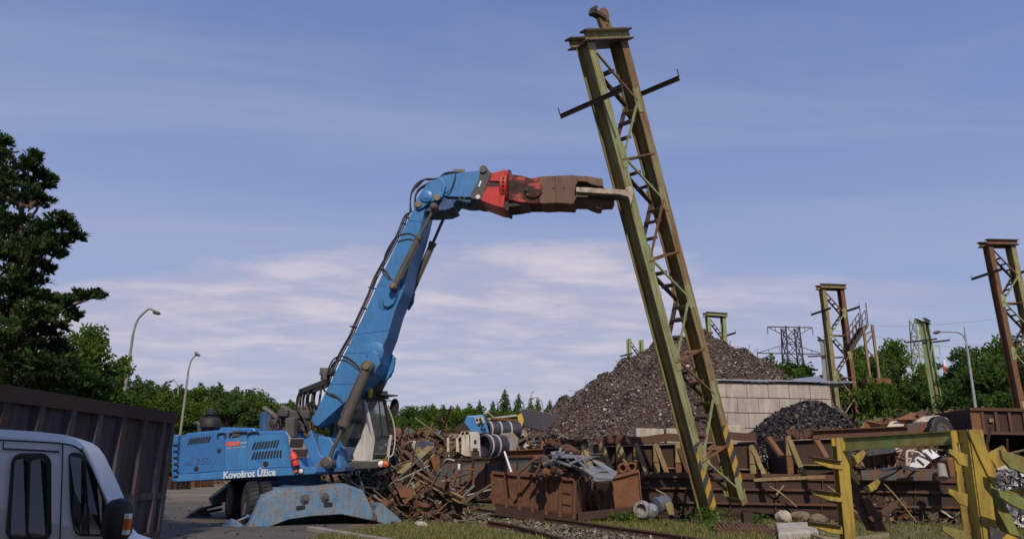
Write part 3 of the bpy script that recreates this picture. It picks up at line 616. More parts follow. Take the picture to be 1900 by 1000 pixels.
# the big pine at the left
def pine():
    random.seed(31); Yp = 23.0; tx = PY(20,700,Yp).x
    t = thing('pine_tree', 'big dark pine with ragged layered branches filling the left edge', 'tree', (tx,Yp,0))
    tr = MB(); cr = MB(); H = PY(0,250,Yp).z
    tr.path([(tx,Yp,0),(tx-.1,Yp,4),(tx-.5,Yp,8),(tx-.9,Yp,H-.8)], lambda s: .24*(1-s*.85), 9, 3)
    CL_ = [(2,262,18),(12,290,26),(62,290,14),(50,305,14),(30,320,24),(75,322,12),(85,345,9),(60,345,16),(15,345,30),(80,368,10),(60,378,14),(30,375,26),(95,335,6),
      (0,395,30),(118,405,11),(132,420,11),(100,420,18),(80,432,22),(140,438,9),(112,444,14),(55,432,26),(25,430,30),(92,458,18),(60,462,22),(30,475,26),(110,470,9),(5,470,34),
      (75,488,14),(90,500,9),(40,505,26),(5,515,36),(62,520,18),(50,545,26),(82,552,18),(105,558,14),(125,556,12),(145,551,12),(168,549,10),(184,548,8),(118,574,12),(90,580,18),(135,587,8),(60,580,26),(20,560,36),
      (30,600,36),(75,610,26),(108,603,14),(0,620,44),(60,640,34),(100,640,22),(118,655,14),(30,670,44),(85,675,30),(20,720,50),(80,720,40),(115,705,24),(-30,420,40),(-30,520,50),(-30,620,55),(-20,340,34),(-40,700,60),(-12,285,18),
      (0,770,50),(60,760,45),(110,750,30)]
    for px, py, r in CL_:
        Yc = Yp+random.uniform(-1.4,1.4)*(1 if r > 14 else .5); c = PY(px,py,Yc); rr = r/1380*Yp*.95
        if random.random() < .75:
            tz = max(2, c.z-.7-.15*abs(c.x-tx)); tr.path([(tx-.04*tz,Yp,tz), V((tx-.04*tz,Yp,tz)).lerp(c,.5)+V((0,0,-.12)), c], lambda s: .07*(1-s*.75), 5, 2)
        n = int(110+rr*rr*700); subs = [(c+V((random.gauss(0,.55)*rr, random.gauss(0,.7)*rr, random.gauss(0,.38)*rr)), rr*random.uniform(.28,.55)) for _ in range(7)]; c0_, r0_ = c, rr
        for _ in range(n):
            c, rr = random.choice(subs) if random.random() < .85 else (c0_, r0_)
            d = rnd_dir(); k = random.random()**.45
            p = c+V((d.x*rr*k*1.15, d.y*rr*k*1.6, d.z*rr*k*.72))
            dd = (V((d.x*.8+.1, d.y*.8, .5+d.z*.3))+rnd_dir()*.55).normalized()   # direction of the tuft
            s = random.uniform(.08,.17)
            for _k in range(3):
                q = (dd+rnd_dir()*.55).normalized(); o_ = q.cross(rnd_dir()).normalized()*s*.13
                cr.add([p-o_, p+o_, p+q*s*1.5], [(0,1,2)])
            cr.add([p-o_*2.5, p+o_*2.5, p+dd*s*1.2+o_*1.6, p+dd*s*1.2-o_*1.6], [(0,1,2,3)])
    tr.build('trunk', M['bark'], t); cr.build('crown', LEAF['pine'], t)
pine()
# unseen trees left of and behind the camera that shade van and container; right one added for foreground shade
random.seed(8)
for x, y, h, wd, key, lab in ((-8.6,-4.5,25,.5,'deep1','tall dark tree standing left behind the camera, outside the picture'),(-14.5,-5,21,.7,'deep2','second dark tree farther left behind the camera, outside the picture'),
                     (-3.5,-5.0,15.5,.62,'deep2','low dark tree close behind the camera, outside the picture'),(-7.5,-3.5,12,.75,'deep1','low dark tree left beside the tall one, outside the picture'),(11.5,-5.5,15.5,.8,'round1','unseen tree added right behind the camera to shade the foreground')):
    _,_,H,tm,cm = TREES[key]; t = thing('broadleaf_tree', lab, 'tree', (x,y,0)); t.scale = (h/H*wd,h/H*wd,h/H)
    for n, me in (('trunk', tm), ('crown', cm)):
        o = bpy.data.objects.new(n, me); COL.objects.link(o); o.parent = t
# ------------------------------------------------------------------ excavator
CT = PY(535, 888, 23.2); CT.z = 0
Ax = V((CL.x-CT.x, CL.y-CT.y, 0)).normalized(); Wx = V((-Ax.y, Ax.x, 0))
0 and print('boom yaw', math.degrees(atan2(Ax.y, Ax.x)), 'clamp', CL)
S = lambda k: Plane(CT+Wx*k, Wx)
ex = thing('material_handler', 'big blue wheeled scrap handler gripping the leaning column with the shear on its boom', 'excavator', CT)
def pl(plane, pts): return [plane(*p) for p in pts]
def panel(name, plane, pts, depth, mat, par, bevel=.02): b = MB(); b.prism(pl(plane, pts), Wx*depth); return b.build(name, mat, par, bevel=bevel)
N0 = S(-1.45); N0f = S(-1.465); N0g = S(-1.475)
hood = panel('engine_hood', N0, [(328,880),(333,812),(346,803),(398,798),(470,800),(532,797.5),(545,820),(562,866),(580,866),(580,874)], 2.75, M['blue_hood'], ex, .05)
panel('side_skirt', S(-1.5), [(326,893.5),(327,880),(545,867),(584,866),(587,875),(583,879)], 2.85, M['blue'], ex, .02)
panel('roof_cowl', S(-.9), [(404,801),(408,792.5),(470,793),(476,801)], 1.6, M['blue_hood'], ex, .04)
b = MB(); P = pl(S(-1.5),[(318,893.5),(318,806),(330,806),(327,893.5)]); b.prism(P, Wx*2.8); b.build('counterweight', M['blue_hood'], ex, bevel=.04)
b = MB()
for k in range(6): b.prism(pl(S(-1.52),[(322,824+k*11.6),(331,823+k*11.6),(331,825.2+k*11.6),(322,826.2+k*11.6)]), Wx*-.03)
b.build('step_slots', M['black'], ex)
# hood doors (raised panels leaving dark seams), vents, holes
for nm, pts, m in (('service_door', [(339,808),(395,803),(394,874),(337,879)], 'blue_hood'), ('service_door', [(398,806),(415,805),(415.5,872.5),(396.5,874)], 'blue_hood'),
               ('service_door', [(418,812.5),(457,809.5),(456.5,870.5),(417.5,872.5)], 'blue'), ('service_door', [(460,809.5),(524,804.5),(541.5,865.5),(459,870.5)], 'blue')):
    panel(nm, N0f, pts, .02, M[m], hood, .006)
def slots(name, x0, x1, y0, y1, x2, x3, n, mat, par, w=3.0, skip=()):
    b = MB()
    for i in range(n):
        xa = x0+(x1-x0)*i/(n-1); xb = x2+(x3-x2)*i/(n-1); ya = y1-(i/(n-1))*4; yb = y0-(i/(n-1))*4
        a, c = N0g(xa, ya), N0g(xb, yb); b.bar(a, c, .012, w/58, Wx.cross(c-a))
    return b.build(name, mat, par)
slots('air_vent', 349.5, 386, 813, 824.5, 355, 390, 8, M['black'], hood)
slots('air_vent', 468.5, 513, 820, 833, 474, 517, 9, M['black'], hood)
slots('air_vent', 467.5, 520, 838.5, 852, 473, 521, 10, M['black'], hood)
for px, py, r in ((364,869,.075),(406.5,835.5,.07),(493,860.5,.085)):
    b = MB(); b.lathe(N0g(px,py), -Wx, [(0,.0),(r*.8,.0),(r,-.005),(r,-.03)], 18); b.build('access_hole', M['black'], hood)
for P in ([(404,812),(404,806),(408,804),(417,803.5),(418,811)], [(426,811),(427,804.5),(432,803),(455,801.5),(459,802.5),(460,809)], [(460,805),(466,802),(478,801.5),(480,804)]):
    b = MB(); b.path(pl(S(-1.50), P), .022); b.build('grab_rail', M['black'], hood)
b = MB(); b.box(S(-1.4)(441,804.5), (.25,.2,.16)); b.build('fuel_cap_box', M['grey'], ex)
# grille at the front of the hood and its extinguisher
panel('grille_plate', S(-1.49), [(534,812),(561,812.5),(574,848),(541,850)], .03, M['lamppole'], ex, .004)
b = MB()
for r0, r1, x0, x1 in ((829,814,538,561),(847,833,542,569)):
    for i in range(8):
        xx = x0+(x1-x0)*i/7.5; p, q = S(-1.505)(xx, r0), S(-1.505)(xx+3.0, r1); b.bar(p, q, .012, .045, Wx.cross(q-p))
b.build('grille_slots', M['black'], ex)
b = MB(); p, q = S(-1.60)(549.5,864), S(-1.60)(543.5,842); d = (q-p).normalized()
b.lathe(p, d, [(0,0),(.09,0),(.105,.03),(.105,.30),(.08,.36),(.035,.40),(.035,.46),(0,.46)], 16); fe = b.build('fire_extinguisher', M['stickred'], ex)
b = MB(); b.lathe(p+d*.14, d, [(.108,0),(.11,.015),(.11,.03),(.108,.045)], 16); b.bar(p+d*.44, p+d*.44+Ax*.12, .03, .04); b.build('strap', M['black'], fe)
for px, r, m in ((549.5,.055,'orange'),(558.5,.085,'grey')):
    b = MB(); b.lathe(S(-1.50)(px,873.5), -Wx, [(r,0),(r,.05),(r*.9,.06),(0,.065)], 18); l_ = b.build('side_light', M[m], ex)
    if m == 'grey': b = MB(); b.lathe(S(-1.57)(px,873.5), -Wx, [(r*.7,0),(r*.5,.012),(0,.015)], 16); b.build('lens', M['white'], l_)
# lettering
def text(txt, plane, pl_, pr_, size, mat, par, name='lettering', bold=0, xs=1.0, spacing=1.0, U=None, rh=None):
    cu = bpy.data.curves.new('t','FONT'); cu.body = txt; cu.size = 1; cu.extrude = .004; cu.offset = bold; cu.space_character = spacing
    o = bpy.data.objects.new('t', cu); COL.objects.link(o); bpy.context.view_layer.update()
    me = bpy.data.meshes.new_from_object(o.evaluated_get(bpy.context.evaluated_depsgraph_get())); bpy.data.objects.remove(o)
    a, c = plane(*pl_), plane(*pr_); ux = (c-a); wdt = ux.length; ux.normalize(); n = -plane.n; uy = n.cross(ux).normalized()
    xs_ = [v.co.x for v in me.vertices]; k = wdt/(max(xs_)-min(xs_)); x0 = min(xs_); hgt = max(v.co.y for v in me.vertices) if False else 1
    ky = size if size else k
    org = wloc(par)
    for v in me.vertices: q = v.co.copy(); v.co = a+ux*((q.x-x0)*k)+uy*(q.y*ky)+n*q.z-org
    me.materials.clear(); me.materials.append(mat); me.name = name
    r = bpy.data.objects.new(name, me); COL.objects.link(r); r.parent = par; return r
T0 = S(-1.508); T1 = S(-1.472)
text('Kovošrot Úžice', T0, (414.5,887.3), (511.5,881.2), .27, M['letter'], ex, bold=.022)
text('350', T1, (363,861.5), (390,859.5), .26, M['letter_dark'], ex, bold=.01)
text('MHL', T1, (342.5,863), (357.5,862), .14, M['letter_dark'], ex)
panel('red_sticker', S(-1.476), [(419.5,819.5),(445,818),(445,826),(419.5,828)], .006, M['stickred'], ex, 0)
text('TEREX', S(-1.478), (422.5,826.3), (443,824.6), .115, M['cream'], ex, bold=-.015)
text('FUCHS', S(-1.474), (446.5,823.2), (458,822.4), .075, M['letter'], ex)
text('RECYCLING', S(-1.474), (421,832), (457,829.6), .05, M['letter'], ex, spacing=1.5)
# black air intake and pipe
b = MB(); b.lathe(S(-.5)(388,802), (0,0,1), [(.18,0),(.18,.12),(.30,.15),(.31,.36),(.26,.42),(.12,.46),(.12,.52),(.17,.53),(.17,.60),(.08,.66),(.05,.74),(0,.76)], 22); b.build('air_intake', M['black'], ex)
b = MB(); p = S(-.3)(370,805); b.path([p, S(-.3)(370,789), S(-.3)(366,785), S(-.3)(361,786)], .07); b.build('exhaust_elbow', M['grey'], ex)
# engine-bay equipment between hood and boom
b = MB(); b.bar(S(-1.3)(540,812), S(-1.3)(541,775), .28, .28); b.bar(S(-1.3)(533,800), S(-1.3)(534,780), .07, .07); b.build('exhaust_silencer', M['cyl'], ex, bevel=.03)
for P, r, m in (([(489,757),(500,764),(516,777)],.085,'cyl'),([(522,755),(533,760),(545,768)],.09,'cyl'),([(516,776),(512,800)],.13,'grey'),([(500,770),(498,800)],.10,'darkblue'),([(492,764),(491,800)],.16,'darkblue'),
                ([(527,770),(527,800)],.11,'grey'),([(546,765),(548,800)],.10,'grey'),([(555,770),(556,800)],.09,'cyl'),([(506,790),(540,793)],.06,'cyl')):
    b = MB(); b.path(pl(S(-.4), P), r, 9, 3); b.build('hydraulic_pipe', M[m], ex)
b = MB(); b.box(S(-.6)(548,770), (.95,.5,.22)); b.box(S(-.9)(527,766), (.3,.3,.2)); b.box(S(-.5)(560,790),(.5,.5,.35)); b.box(S(-.5)(520,790),(.6,.5,.35)); b.build('valve_block', M['grey'], ex, bevel=.02)
random.seed(3); 
for k in range(9):
    x = 500+k*7+random.uniform(-2,2); b = MB(); b.path(pl(S(-.8-.1*(k%3)), [(x,799),(x+random.uniform(-3,3),788),(x+random.uniform(-6,6),776+random.uniform(-4,4)),(x+8,790)]), .022, 6, 4); b.build('hose', M['hose_brown' if k % 3 == 0 else 'hose'], ex)
# boom foot bracket and front frame
for off in (-.62, .42):
    ft = panel('boom_foot', S(off), [(549,799),(551,796),(574,795),(578,799),(589,832),(594,843),(606,851),(610,860),(606,870),(584,876),(562,874)], .20, M['blue'], ex, .02)
    for px, py in ((569,804),(596,862)):
        b = MB(); b.lathe(S(off-.0)(px,py), -Wx, [(.11,-.01),(.11,.03),(.07,.035),(.07,.06),(0,.065)], 16); b.build('pin', M['brass'], ft)
b = MB(); b.prism(pl(S(-.40), [(590,808),(612,812),(628,840),(632,868),(600,876),(585,870)]), Wx*.85); b.build('front_frame', M['blue'], ex, bevel=.03)
b = MB(); b.prism(pl(S(-.55), [(583,872),(640,866),(640,873),(583,879)]), Wx*1.4); b.build('deck_plate', M['darkblue'], ex)
for P in ([(612,812),(620,800),(632,822),(640,845)], [(622,838),(640,845),(643,868),(628,872)]):
    b = MB(); b.prism(pl(S(.28), P), Wx*.12); b.build('rod_lug', M['blue'], ex, bevel=.02)
# turntable + undercarriage
b = MB(); c0 = CT+V((0,0,0)); zt = S(0)(535,878).z; zb = S(0)(535,897).z
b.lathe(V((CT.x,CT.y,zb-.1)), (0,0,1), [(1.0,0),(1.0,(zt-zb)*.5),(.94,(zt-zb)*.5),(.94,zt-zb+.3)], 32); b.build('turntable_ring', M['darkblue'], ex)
UA = R(30); Ud = V((cos(UA), sin(UA), 0)); Un = V((-sin(UA), cos(UA), 0))
BP = Plane(CT-Un*1.95, Un)
beam = [(481,929),(518,911),(580,907),(643,901.5),(675,912),(684,930),(692,948),(691,965),(664,960),(634,953.5),(580,957),(536,963),(500,977),(469,991),(462,980)]
b = MB(); b.prism(pl(BP, beam), Un*.75); bm_ = b.build('outrigger_beam', M['blue_worn'], ex, bevel=.02)
b = MB()
for px, py in ((565,925),(603,922)):
    b = MB(); b.lathe(BP.off(-.005)(px,py), -Un, [(.12,0),(.12,.035),(.06,.04),(.055,.09),(0,.095)], 18); b.bar(BP.off(-.01)(px-7,py+2), BP.off(-.01)(px-3,py+2), .09, .03)
    b.build('pin', M['cyl'], bm_)
for px, py in ((558,941.5),(609,936)):
    b = MB(); pts = [(px-9,py+.5),(px-7,py-3.5),(px+7,py-5),(px+9,py-1.5),(px+7,py+3),(px-7,py+5)]; b.prism(pl(BP.off(-.006), pts), Un*-.004); b.build('slot', M['black'], bm_)
b = MB(); b.prism(pl(BP.off(.1), [(488,918),(520,905),(640,896.5),(672,908),(676,913),(643,902),(518,911),(481,928)]), Un*.9); b.build('beam_top', M['blue_worn'], bm_)
# chassis
def chass(s, l, z): return CT+Un*s+Ud*l+V((0,0,z))
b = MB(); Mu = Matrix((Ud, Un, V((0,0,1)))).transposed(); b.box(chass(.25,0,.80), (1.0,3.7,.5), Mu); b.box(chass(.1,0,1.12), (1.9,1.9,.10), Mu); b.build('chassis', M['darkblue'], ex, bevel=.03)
b = MB(); far = [chass(2.0,-1.8,.55),chass(2.0,-1.1,1.15),chass(2.0,1.1,1.15),chass(2.0,1.8,.55),chass(2.0,1.7,.35),chass(2.0,.9,.6),chass(2.0,-.9,.6),chass(2.0,-1.7,.35)]
b.prism(far, Un*.6); b.build('outrigger_beam', M['grey'], ex, bevel=.03)
def tyre(o, ax, r, wd, par, name='wheel'):
    b = MB(); b.k = 0
    prof = [(r*.56,-wd/2),(r*.80,-wd*.52),(r*.95,-wd*.46),(r,-wd*.36),(r,wd*.36),(r*.95,wd*.46),(r*.80,wd*.52),(r*.56,wd/2)]
    b.lathe(o, ax, prof, 30); b.k = 1; b.lathe(o, ax, [(0,-wd*.30),(r*.25,-wd*.30),(r*.28,-wd*.42),(r*.5,-wd*.42),(r*.57,-wd*.5)], 24); b.lathe(o, ax, [(0,wd*.30),(r*.25,wd*.30),(r*.28,wd*.42),(r*.5,wd*.42),(r*.57,wd*.5)], 24)
    b.k = 0; a = V(ax).normalized(); e = a.orthogonal().normalized(); f_ = a.cross(e)
    for i in range(26):
        t_ = 2*pi*i/26; d_ = e*cos(t_)+f_*sin(t_); tg = -e*sin(t_)+f_*cos(t_); b.bar(o+d_*(r+.008)-a*wd*.36+tg*.03, o+d_*(r+.008)+a*wd*.36-tg*.03, .055, .03, d_)
    return b.build(name, [M['black'], M['cyl']], par)
for s in (-1.15, 1.25):
    for l in (-1.28,-.92, .92, 1.28):
        tyre(chass(s,l,.56), Ud, .56, .30, ex)
b = MB()
for s in (-1.15,1.25): b.tube(chass(s,-1.2,.56), chass(s,1.2,.56), .12)
b.build('axle', M['darkblue'], ex)
# mudguard-like dark plate above the rear wheels
b = MB(); b.prism([chass(.6,-1.45,1.12),chass(.85,-1.45,1.26),chass(1.7,-1.45,1.26),chass(1.9,-1.45,1.1),chass(1.9,-1.45,1.16),chass(1.7,-1.45,1.31),chass(.85,-1.45,1.31),chass(.6,-1.45,1.18)], Ud*.7); b.build('mudguard', M['darkblue'], ex)
# feet
def claw(pts, plane, dep, mat, nm='outrigger_foot'): b = MB(); b.prism(pl(plane, pts), plane.n*dep); return b.build(nm, mat, ex, bevel=.015)
claw([(400,990),(436,963.5),(443,967),(463,984),(458,993),(430,1003),(395,1016),(372,1016)], BP.off(.1), .55, M['blue_worn'])
claw([(696,951),(704,934),(707,932),(711,935),(747,966),(735,974),(712,971),(696,966)], BP.off(.15), .5, M['blue_worn'])
for (x0,y0,x1,y1) in ((441,966,476,951),(668,935,706,939)):
    b = MB(); p, q = BP.off(.35)(x0,y0), BP.off(.35)(x1,y1); b.tube(p, q, .035, n=12); b.build('outrigger_rod', M['chrome'], ex)
    b = MB(); b.tube(p+(q-p)*(.45 if x0 < 500 else -.0), q+(q-p)*(.6 if x0<500 else 0) , .07 if x0<500 else .06, n=12); 
    if x0 < 500: b.build('outrigger_cylinder', M['darkblue'], ex)
for q in ((463,986),(694,959)): b = MB(); b.tube(BP.off(-.02)(*q), BP.off(.7)(*q), .09); b.build('foot_pin', M['grey'], ex)
FP = Plane(CT+Un*2.3, Un)
b = MB(); b.prism(pl(FP, [(322,976),(324,972),(376,940),(381,940),(397,963),(396,968),(330,979)]), Un*.4); b.build('outrigger_foot', M['grey'], ex, bevel=.02)
b = MB(); b.tube(FP(378,943), FP(412,934), .05); b.tube(FP(381,950), FP(412,944), .05); b.build('outrigger_rod', M['grey'], ex)
# ---- boom
side = [(575,786),(578,778),(600,735),(640,655),(672,590),(700,528),(730,465),(757,408),(768,388),(789,386),(784,410),(776,440),(761,485),(748,540),(732,578),(719,623),(708,650),(704,672),(694,692),(655,733),(589,791)]
BW = 1.0; boom = panel('boom', S(-BW/2), side, BW, M['blue'], ex, .02)
panel('far_lug', S(BW/2), [(712,668),(724,654),(733,663),(729,688),(712,712),(704,700)], .14, M['blue'], boom, .02)
# reinforcing ribs and pads on the boom side
def disc(px, py, r, h, mat, nm, par, off=-BW/2): b = MB(); b.lathe(S(off)(px,py), -Wx, [(r,-.01),(r,h),(r*.96,h+.006),(0,h+.006)], 30); return b.build(nm, mat, par)
pad = panel('cylinder_lug', S(-BW/2-.10), [(711,563),(709,552),(715,530),(722,520),(735,522),(741,532),(738,545),(730,563),(720,570),(713,568)], .12, M['blue'], boom, .02)
disc(717,560,.26,.006,M['blue'],'reinforcing_disc',boom); disc(694,652,.30,.004,M['blue'],'reinforcing_disc',boom)
panel('lower_lug', S(-BW/2-.10), [(676,672),(690,650),(701,655),(704,676),(694,692),(680,690)], .12, M['blue'], boom, .02)
for a_, c_ in (((757,408),(783,412)),((700,528),(750,535)),((657,620),(722,612)),((640,655),(707,652)),((612,712),(676,711))):
    b = MB(); b.path([S(-BW/2-.002)(*a_), S(-BW/2-.002)(*c_)], .012, 6, 1); b.build('weld_seam', M['blue'], boom)
def cylinder(name, off, pin, mid, end, rb, rr, par=ex):
    pA, pB, pC = S(off)(*pin), S(off)(*mid), S(off)(*end); ax = (pC-pA).normalized(); Lb = (pB-pA).dot(ax)
    b = MB(); b.tube(pA-ax*.02, pA+ax*Lb, rb, n=18); b.lathe(pA+ax*(Lb-.14), ax, [(rb,0),(rb*1.22,.01),(rb*1.22,.14),(rr,.15)], 18); cyl = b.build(name, M['cyl'], par)
    b = MB(); b.tube(pA+ax*Lb, pC, rr, n=14); b.build('piston_rod', M['galv'] if rr > .06 else M['cyl'], cyl)
    for p in (pA, pC):
        b = MB(); b.lathe(p+Wx*.12, -Wx, [(0,0),(rb*1.15,0),(rb*1.15,.24),(rb*.9,.26),(rb*.75,.30),(0,.31)], 18); e = b.build('cylinder_eye', M['cyl'], cyl)
    b = MB(); b.lathe(pA-Wx*.17, -Wx, [(rb*.7,-.02),(rb*.7,.03),(0,.035)], 14); b.build('pin_cap', M['brass'], cyl)
    b = MB(); bs_ = Wx.cross(ax).normalized(); b.path([pA+ax*.3-Wx*.05+bs_*rb*1.05, pA+ax*(Lb-.25)-Wx*.05+bs_*rb*1.1], .022, 6, 1); b.build('feed_pipe', M['cyl'], cyl)
    return cyl
cylinder('boom_cylinder', -BW/2-.22, (683,680), (633,789), (608,858), .155, .058)
cylinder('boom_cylinder', BW/2+.22, (716,692), (660,800), (638,852), .155, .058)
cylinder('stick_cylinder', -BW/2-.20, (731,533), (778,438), (806,385), .105, .05)
cylinder('stick_cylinder', BW/2+.20, (762,545), (803,450), (832,385), .105, .05)
for o_, px, py, r in ((-BW/2-.3,608,860,.15),(BW/2+.1,638,855,.17)):
    b = MB(); b.lathe(S(o_)(px,py), Wx, [(0,0),(r,0),(r,.3),(0,.3)], 18); b.build('rod_eye', M['grey'], ex)
b = MB(); b.prism(pl(S(BW/2), [(760,520),(768,540),(766,560),(757,575),(750,560)]), Wx*.14); b.build('cylinder_lug', M['darkblue'], boom)
# ---- knuckle, stick, coupling
kn = [(770,385),(769,377),(776,364),(782,356),(790,343),(803,335),(816,329),(822,334),(826,345),(825,352),(821,364),(815,371),(806,373),(797,375),(784,386),(776,389)]
stick = panel('stick', S(-BW/2+.06), [(812,331),(822,325.5),(846,321.5),(868,318.5),(892,315.5),(896,335),(880,366),(862,366),(838,365),(826,365),(806,366),(800,350)], BW-.12, M['blue'], ex, .02)
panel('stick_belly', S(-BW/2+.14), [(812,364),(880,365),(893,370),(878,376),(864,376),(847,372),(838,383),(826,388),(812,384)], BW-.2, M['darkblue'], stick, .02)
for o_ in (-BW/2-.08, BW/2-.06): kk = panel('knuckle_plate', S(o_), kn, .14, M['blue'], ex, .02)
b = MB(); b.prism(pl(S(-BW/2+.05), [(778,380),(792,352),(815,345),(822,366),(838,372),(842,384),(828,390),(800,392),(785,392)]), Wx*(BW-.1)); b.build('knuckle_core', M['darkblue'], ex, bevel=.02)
for px, py, r, m in ((791,364.5,.20,'blue'),(777,379.5,.10,'brass'),(811,366.5,.11,'brass')):
    disc(px,py,r,.03,M[m],'pin_cap',ex,-BW/2-.09)
disc(791,364.5,.09,.05,M['blue'],'pin_cap',ex,-BW/2-.09)
b = MB(); b.prism(pl(S(-BW/2-.1),[(806.5,362),(815.5,362),(815.5,370.5),(806.5,370.5)]), Wx*.02); b.build('lock_plate', M['cyl'], ex)
b = MB(); b.path(pl(S(-.1), [(867,373),(867,379),(869,382),(873,382),(877,379),(878,374)]), .035); b.build('lifting_eye', M['darkblue'], stick)
b = MB(); b.path(pl(S(-BW/2), [(852,366),(853,370),(858,371.5),(862,369),(862,365)]), .025); b.build('bracket_eye', M['cyl'], stick)
coup = panel('coupling_plate', S(-BW/2-.06), [(891,316),(893,310),(898,308.5),(903,310.5),(908,317),(913,321),(907,335),(899,355),(893,371.5),(884,371),(873,368),(873,358.5),(882,346),(888,332)], BW+.12, M['grey'], ex, .02)
b = MB(); b.lathe(S(-BW/2-.12)(896.5,313.5), Wx, [(0,0),(.12,0),(.12,BW+.24),(0,BW+.24)], 18); b.build('coupling_pin', M['cyl'], coup)
b = MB(); a, c = S(-BW/2-.07)(888.5,346.5), S(-BW/2-.07)(892.5,336); b.bar(a, c, .012, .055, Wx.cross(c-a)); b.build('white_mark', M['white'], coup)
b = MB(); b.lathe(S(-BW/2-.07)(887,366), -Wx, [(.07,0),(.07,.03),(0,.035)], 14); b.build('pin_cap', M['letter'], coup)
# ---- shear attachment (part group of the machine)
fl = panel('rotator_housing', S(-.50), [(912,321),(938,315),(943,318),(939,345),(934,386),(925,384),(892,372),(899,352)], 1.0, M['red'], ex, .02)
for P in ([(906,336),(932,340),(932,350),(903,350)],):
    b = MB(); b.prism(pl(S(-.52), [(908,338),(926,340),(927,345),(905,345)]), Wx*.05); b.build('recess', M['black'], fl)
panel('flange_rib', S(-.56), [(899,353),(928,357),(925,384),(892,372)], .08, M['red'], fl, .01); panel('flange_rib', S(-.56), [(913,321),(938,315),(933,337),(908,336)], .08, M['red'], fl, .01)
b = MB(); a, c = S(0)(936,352), S(0)(941,352); ad = (S(0)(1040,350)-S(0)(936,352)).normalized()
p = S(0)(938,352); b.lathe(p-ad*.10, ad, [(0,0),(.60,0),(.62,.02),(.62,.09),(.58,.10),(.58,.14),(.62,.15),(.62,.22),(.50,.24),(0,.24)], 40); ring = b.build('slewing_ring', M['red'], ex)
b = MB(); e1 = ad.orthogonal().normalized(); e2 = ad.cross(e1)
for i in range(30): t_ = 2*pi*i/30; q = p+(e1*cos(t_)+e2*sin(t_))*.60; b.tube(q-ad*.02, q+ad*.17, .018, n=6)
b.build('bolts', M['black'], ring)
for P in ([(925,383),(935,388),(940,391.5),(944,391),(944,384),(950,384),(966,382),(976,379),(976,372),(940,372)],): panel('hose_guard', S(-.35), P, .8, M['black'], ex, .02)
for yy in (0,1,2,3,4):
    b = MB(); b.path(pl(S(-.54+.05*yy), [(936,317+yy),(932,330),(930,345+yy*2),(933,360)]), .02); b.build('hose', M['hose_brown'], ring)
body = panel('shear_body', S(-.44), [(943,322),(955,324),(972,326.5),(985,331),(994,329),(999,328),(1001,377),(983,377),(966,376),(950,372),(943,372)], .88, M['red_black'], ex, .03)
panel('body_cheek', S(-.50), [(972,352),(974,342),(981,336),(990,334),(1000,337),(1006,345),(1006,356),(1000,364),(988,368),(977,364)], .06, M['red_black'], body, .02)
disc(977,352,.06,.03,M['black'],'bolt',body,-.50)
panel('body_step', S(-.36), [(950,366),(976,371),(984,376),(978,382),(955,382),(950,378)], .72, M['grey'], body, .02)
panel('neck_plate', S(-.43), [(999,328),(1006,327),(1030,326),(1032,377),(1010,378),(1001,377)], .86, M['jaw'], ex, .02)
frame = panel('jaw_frame', S(-.42), [(1030,326),(1062,325),(1064,325.2),(1069,326),(1071,340),(1068,344),(1066,362),(1069,367),(1064,378.5),(1056,378),(1032,377)], .84, M['jaw'], ex, .015)
panel('weld_band', S(-.435), [(1059,325),(1062.5,325),(1060,378.5),(1056,378.3)], .02, M['jaw'], frame, 0)
disc(1046.5,349,.03,.01,M['black'],'bolt',frame,-.42); disc(1027,349,.03,.01,M['black'],'bolt',body,-.44)
panel('upper_jaw', S(-.30), [(1062,325.2),(1090,327),(1118,331.5),(1119.5,346),(1109,345),(1094,341),(1090,337.5),(1073,336.5),(1068,340),(1062,341)], .62, M['jaw'], ex, .015)
panel('lower_jaw', S(-.16), [(1062,364),(1070,366),(1090,366),(1106,364),(1128,365),(1140,370),(1136,379),(1117,380),(1115,386.5),(1108,387),(1099,384),(1088,379),(1062,378.5)], .5, M['jaw'], ex, .015)
panel('inner_jaw', S(-.05), [(1064,338),(1076,338),(1092,341),(1112,346),(1124,349),(1124,366),(1064,366)], .3, M['grey'], ex, .01)
blade = panel('shear_blade', S(-.52), [(1068.5,347.2),(1090,347.8),(1120,350),(1150,351.5),(1160,352.2),(1161,347.5),(1166,346),(1172,347),(1175.5,357),(1174,370),(1170,382),(1168,372),(1166,365.5),(1150,361),(1120,359.5),(1090,357.5),(1069,356.3)], .30, M['bright'], ex, .012)
panel('blade_wedge', S(-.34), [(1090,357.5),(1150,361),(1164,365),(1150,366),(1128,367),(1110,364)], .3, M['grey'], blade, .01)
# ---- hoses along boom
def hose(P, off=-.35, r=.024, m='hose'): b = MB(); b.path(pl(S(off), P), r, 6, 5); return b.build('hose', M[m], ex)
for k, dx in enumerate((0, -3.5, -6.5)):
    hose([(764-dx*.2,392),(757+dx,401),(744+dx,432),(724+dx,472),(700+dx,516),(688+dx,548),(664+dx,600),(655+dx,622),(640+dx,648),(622+dx,684),(610+dx,712)], -.38+.3*k, .02+.004*(k % 2))
hose([(772,440),(762,434),(748,435),(738,439),(730,446),(716,470),(712,490),(710,507)], -.5)
hose([(770,447),(760,444),(747,446),(738,449)], -.5)
hose([(731,525),(722,512),(714,501),(706,500),(700,508),(697,522),(692,532)], -.52); hose([(732,528),(722,518),(712,507)], -.5)
hose([(673,690),(662,676),(648,665),(636,661),(622,664),(612,678),(606,700)], -.52); hose([(673,693),(660,681),(646,671),(632,668),(618,674),(610,695)], -.5)
hose([(636,746),(628,738),(614,733),(604,726),(598,712),(597,694)], -.52, .022); hose([(634,742),(622,733),(606,728),(600,722)], -.5, .022)
